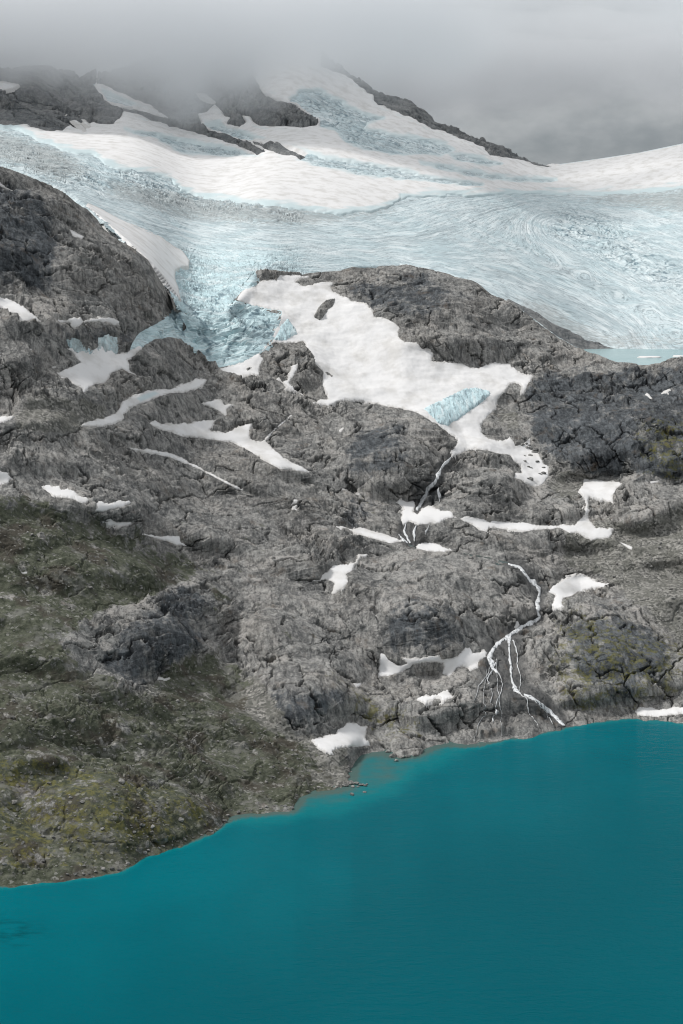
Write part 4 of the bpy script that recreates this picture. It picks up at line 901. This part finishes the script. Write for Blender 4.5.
tag(mesh_obj('scree_stones', Pst, Qst, MAT_SCREE, smooth=False), 'countless small stones strewn over turf and scree', 'stones', kind='stuff')

# ------------------------------------------------------------------ sky and light
SUN_EL, SUN_AZ = math.radians(52), math.radians(-75)     # azimuth from +Y towards +X
wd = bpy.data.worlds.new('World'); sc.world = wd; wd.use_nodes = True
nt = wd.node_tree; k = N(nt); bg = nt.nodes['Background']
sky = nt.nodes.new('ShaderNodeTexSky'); sky.sky_type = 'NISHITA'; sky.sun_disc = False
sky.sun_elevation = SUN_EL; sky.sun_rotation = SUN_AZ
gen = k.new('ShaderNodeTexCoord').outputs['Generated']
sx = k.new('ShaderNodeSeparateXYZ'); k.put(sx.inputs[0], gen)
n1 = k.noise(gen, .16, 5, .55, scale=(1,1,2.2)); n2 = k.noise(gen, .05, 5, .6, scale=(1,1,2.2))
g = k.math('ADD', k.math('MULTIPLY', n1, .7), k.math('MULTIPLY', n2, .3))
cl = k.mix(k.ramp(g, .38, .62), (2.2, 2.42, 2.62), (4.6, 4.7, 4.8))
up = k.ramp(sx.outputs[2], .15, .8)
cl = k.mix(up, cl, (7.5, 7.6, 7.7))
c = k.mix(.9, sky.outputs[0], cl)
k.put(bg.inputs['Color'], c); bg.inputs['Strength'].default_value = .057
sd = bpy.data.lights.new('sun', 'SUN'); so = bpy.data.objects.new('sun', sd); COL.objects.link(so)
sd.energy = 1.5; sd.angle = math.radians(10); sd.color = (1, .975, .945)
dirv = np.array([math.sin(SUN_AZ)*math.cos(SUN_EL), math.cos(SUN_AZ)*math.cos(SUN_EL), math.sin(SUN_EL)])
from mathutils import Vector
so.rotation_euler = Vector(-dirv).to_track_quat('-Z', 'Y').to_euler(); so.location = (0, 0, 3000)

# ------------------------------------------------------------------ cloud hanging on the summit
m = bpy.data.materials.new('cloud_vapour'); m.use_nodes = True; nt = m.node_tree; nt.nodes.remove(nt.nodes['Principled BSDF']); k = N(nt); p = k.pos()
out = nt.nodes['Material Output']
sx = k.new('ShaderNodeSeparateXYZ'); k.put(sx.inputs[0], p)
zz = k.math('ADD', sx.outputs[2], k.math('MULTIPLY', k.math('SUBTRACT', k.noise(p, 560, 5, .6, scale=(1,1,1.2)), .5), 720))
zz = k.math('SUBTRACT', zz, k.ramp(sx.outputs[0], -300, 500, 0, 110))
dip = k.math('DIVIDE', k.math('ADD', sx.outputs[0], 520), 380)
zz = k.math('ADD', zz, k.math('MULTIPLY', k.math('EXPONENT', k.math('MULTIPLY', k.math('MULTIPLY', dip, dip), -1)), 80))
den = k.math('MULTIPLY', k.math('POWER', k.ramp(zz, 850, 1120), 1.7), .0054)
pvn = k.new('ShaderNodeVolumePrincipled'); pvn.inputs['Color'].default_value = (.83,.85,.87,1); pvn.inputs['Anisotropy'].default_value = .1; k.put(pvn.inputs['Density'], den)
nt.links.new(pvn.outputs[0], out.inputs['Volume'])
gx, gy = np.meshgrid(np.linspace(-2600, 2600, 60), np.linspace(5000, 7800, 40))
bz = 820 - 80*np.exp(-((gx+520)/400)**2) + 60*fbm(np.stack([gx, gy, 0*gx], -1), 700, 3, 3) + .11*np.clip(gx+300, 0, 800)
tz = 1220 + 70*fbm(np.stack([gx, gy, 0*gx], -1), 600, 3, 4)
ed = np.minimum.reduce([np.arange(60)[None]+0*gx, 59-np.arange(60)[None]+0*gx, np.arange(40)[:,None]+0*gx, 39-np.arange(40)[:,None]+0*gx])
tz = np.where(ed == 0, bz+1, tz - 150*np.exp(-ed/2.0))
Pc = np.concatenate([np.stack([gx, gy, bz], -1).reshape(-1,3), np.stack([gx, gy, tz], -1).reshape(-1,3)]); qb = quads(40, 60); nn_ = 2400
i_ = np.arange(nn_).reshape(40, 60); ring = np.concatenate([i_[0,:-1], i_[:-1,-1], i_[-1,:0:-1], i_[:0:-1,0]]); rn = np.roll(ring, -1)
qs = np.stack([ring, rn, rn+nn_, ring+nn_], -1)
o = mesh_obj('cloud', Pc, np.concatenate([qb[:,::-1], qb+nn_, qs]), m); tag(o, 'low grey cloud swallowing the summit', kind='stuff')
m.cycles.volume_step_rate = .35
# ------------------------------------------------------------------ render settings
sc.view_settings.view_transform = 'Standard'; sc.view_settings.look = 'None'; sc.view_settings.gamma = 1
sc.view_settings.use_curve_mapping = False; sc.view_settings.exposure = .90
sc.render.engine = 'CYCLES'; sc.cycles.filter_width = 1.1
sc.cycles.use_denoising = True; sc.cycles.denoiser = 'OPENIMAGEDENOISE'; sc.cycles.denoising_input_passes = 'RGB_ALBEDO_NORMAL'; sc.cycles.denoising_prefilter = 'ACCURATE'
sc.cycles.max_bounces = 7; sc.cycles.diffuse_bounces = 2; sc.cycles.volume_bounces = 5
sc.render.resolution_x, sc.render.resolution_y = 683, 1024
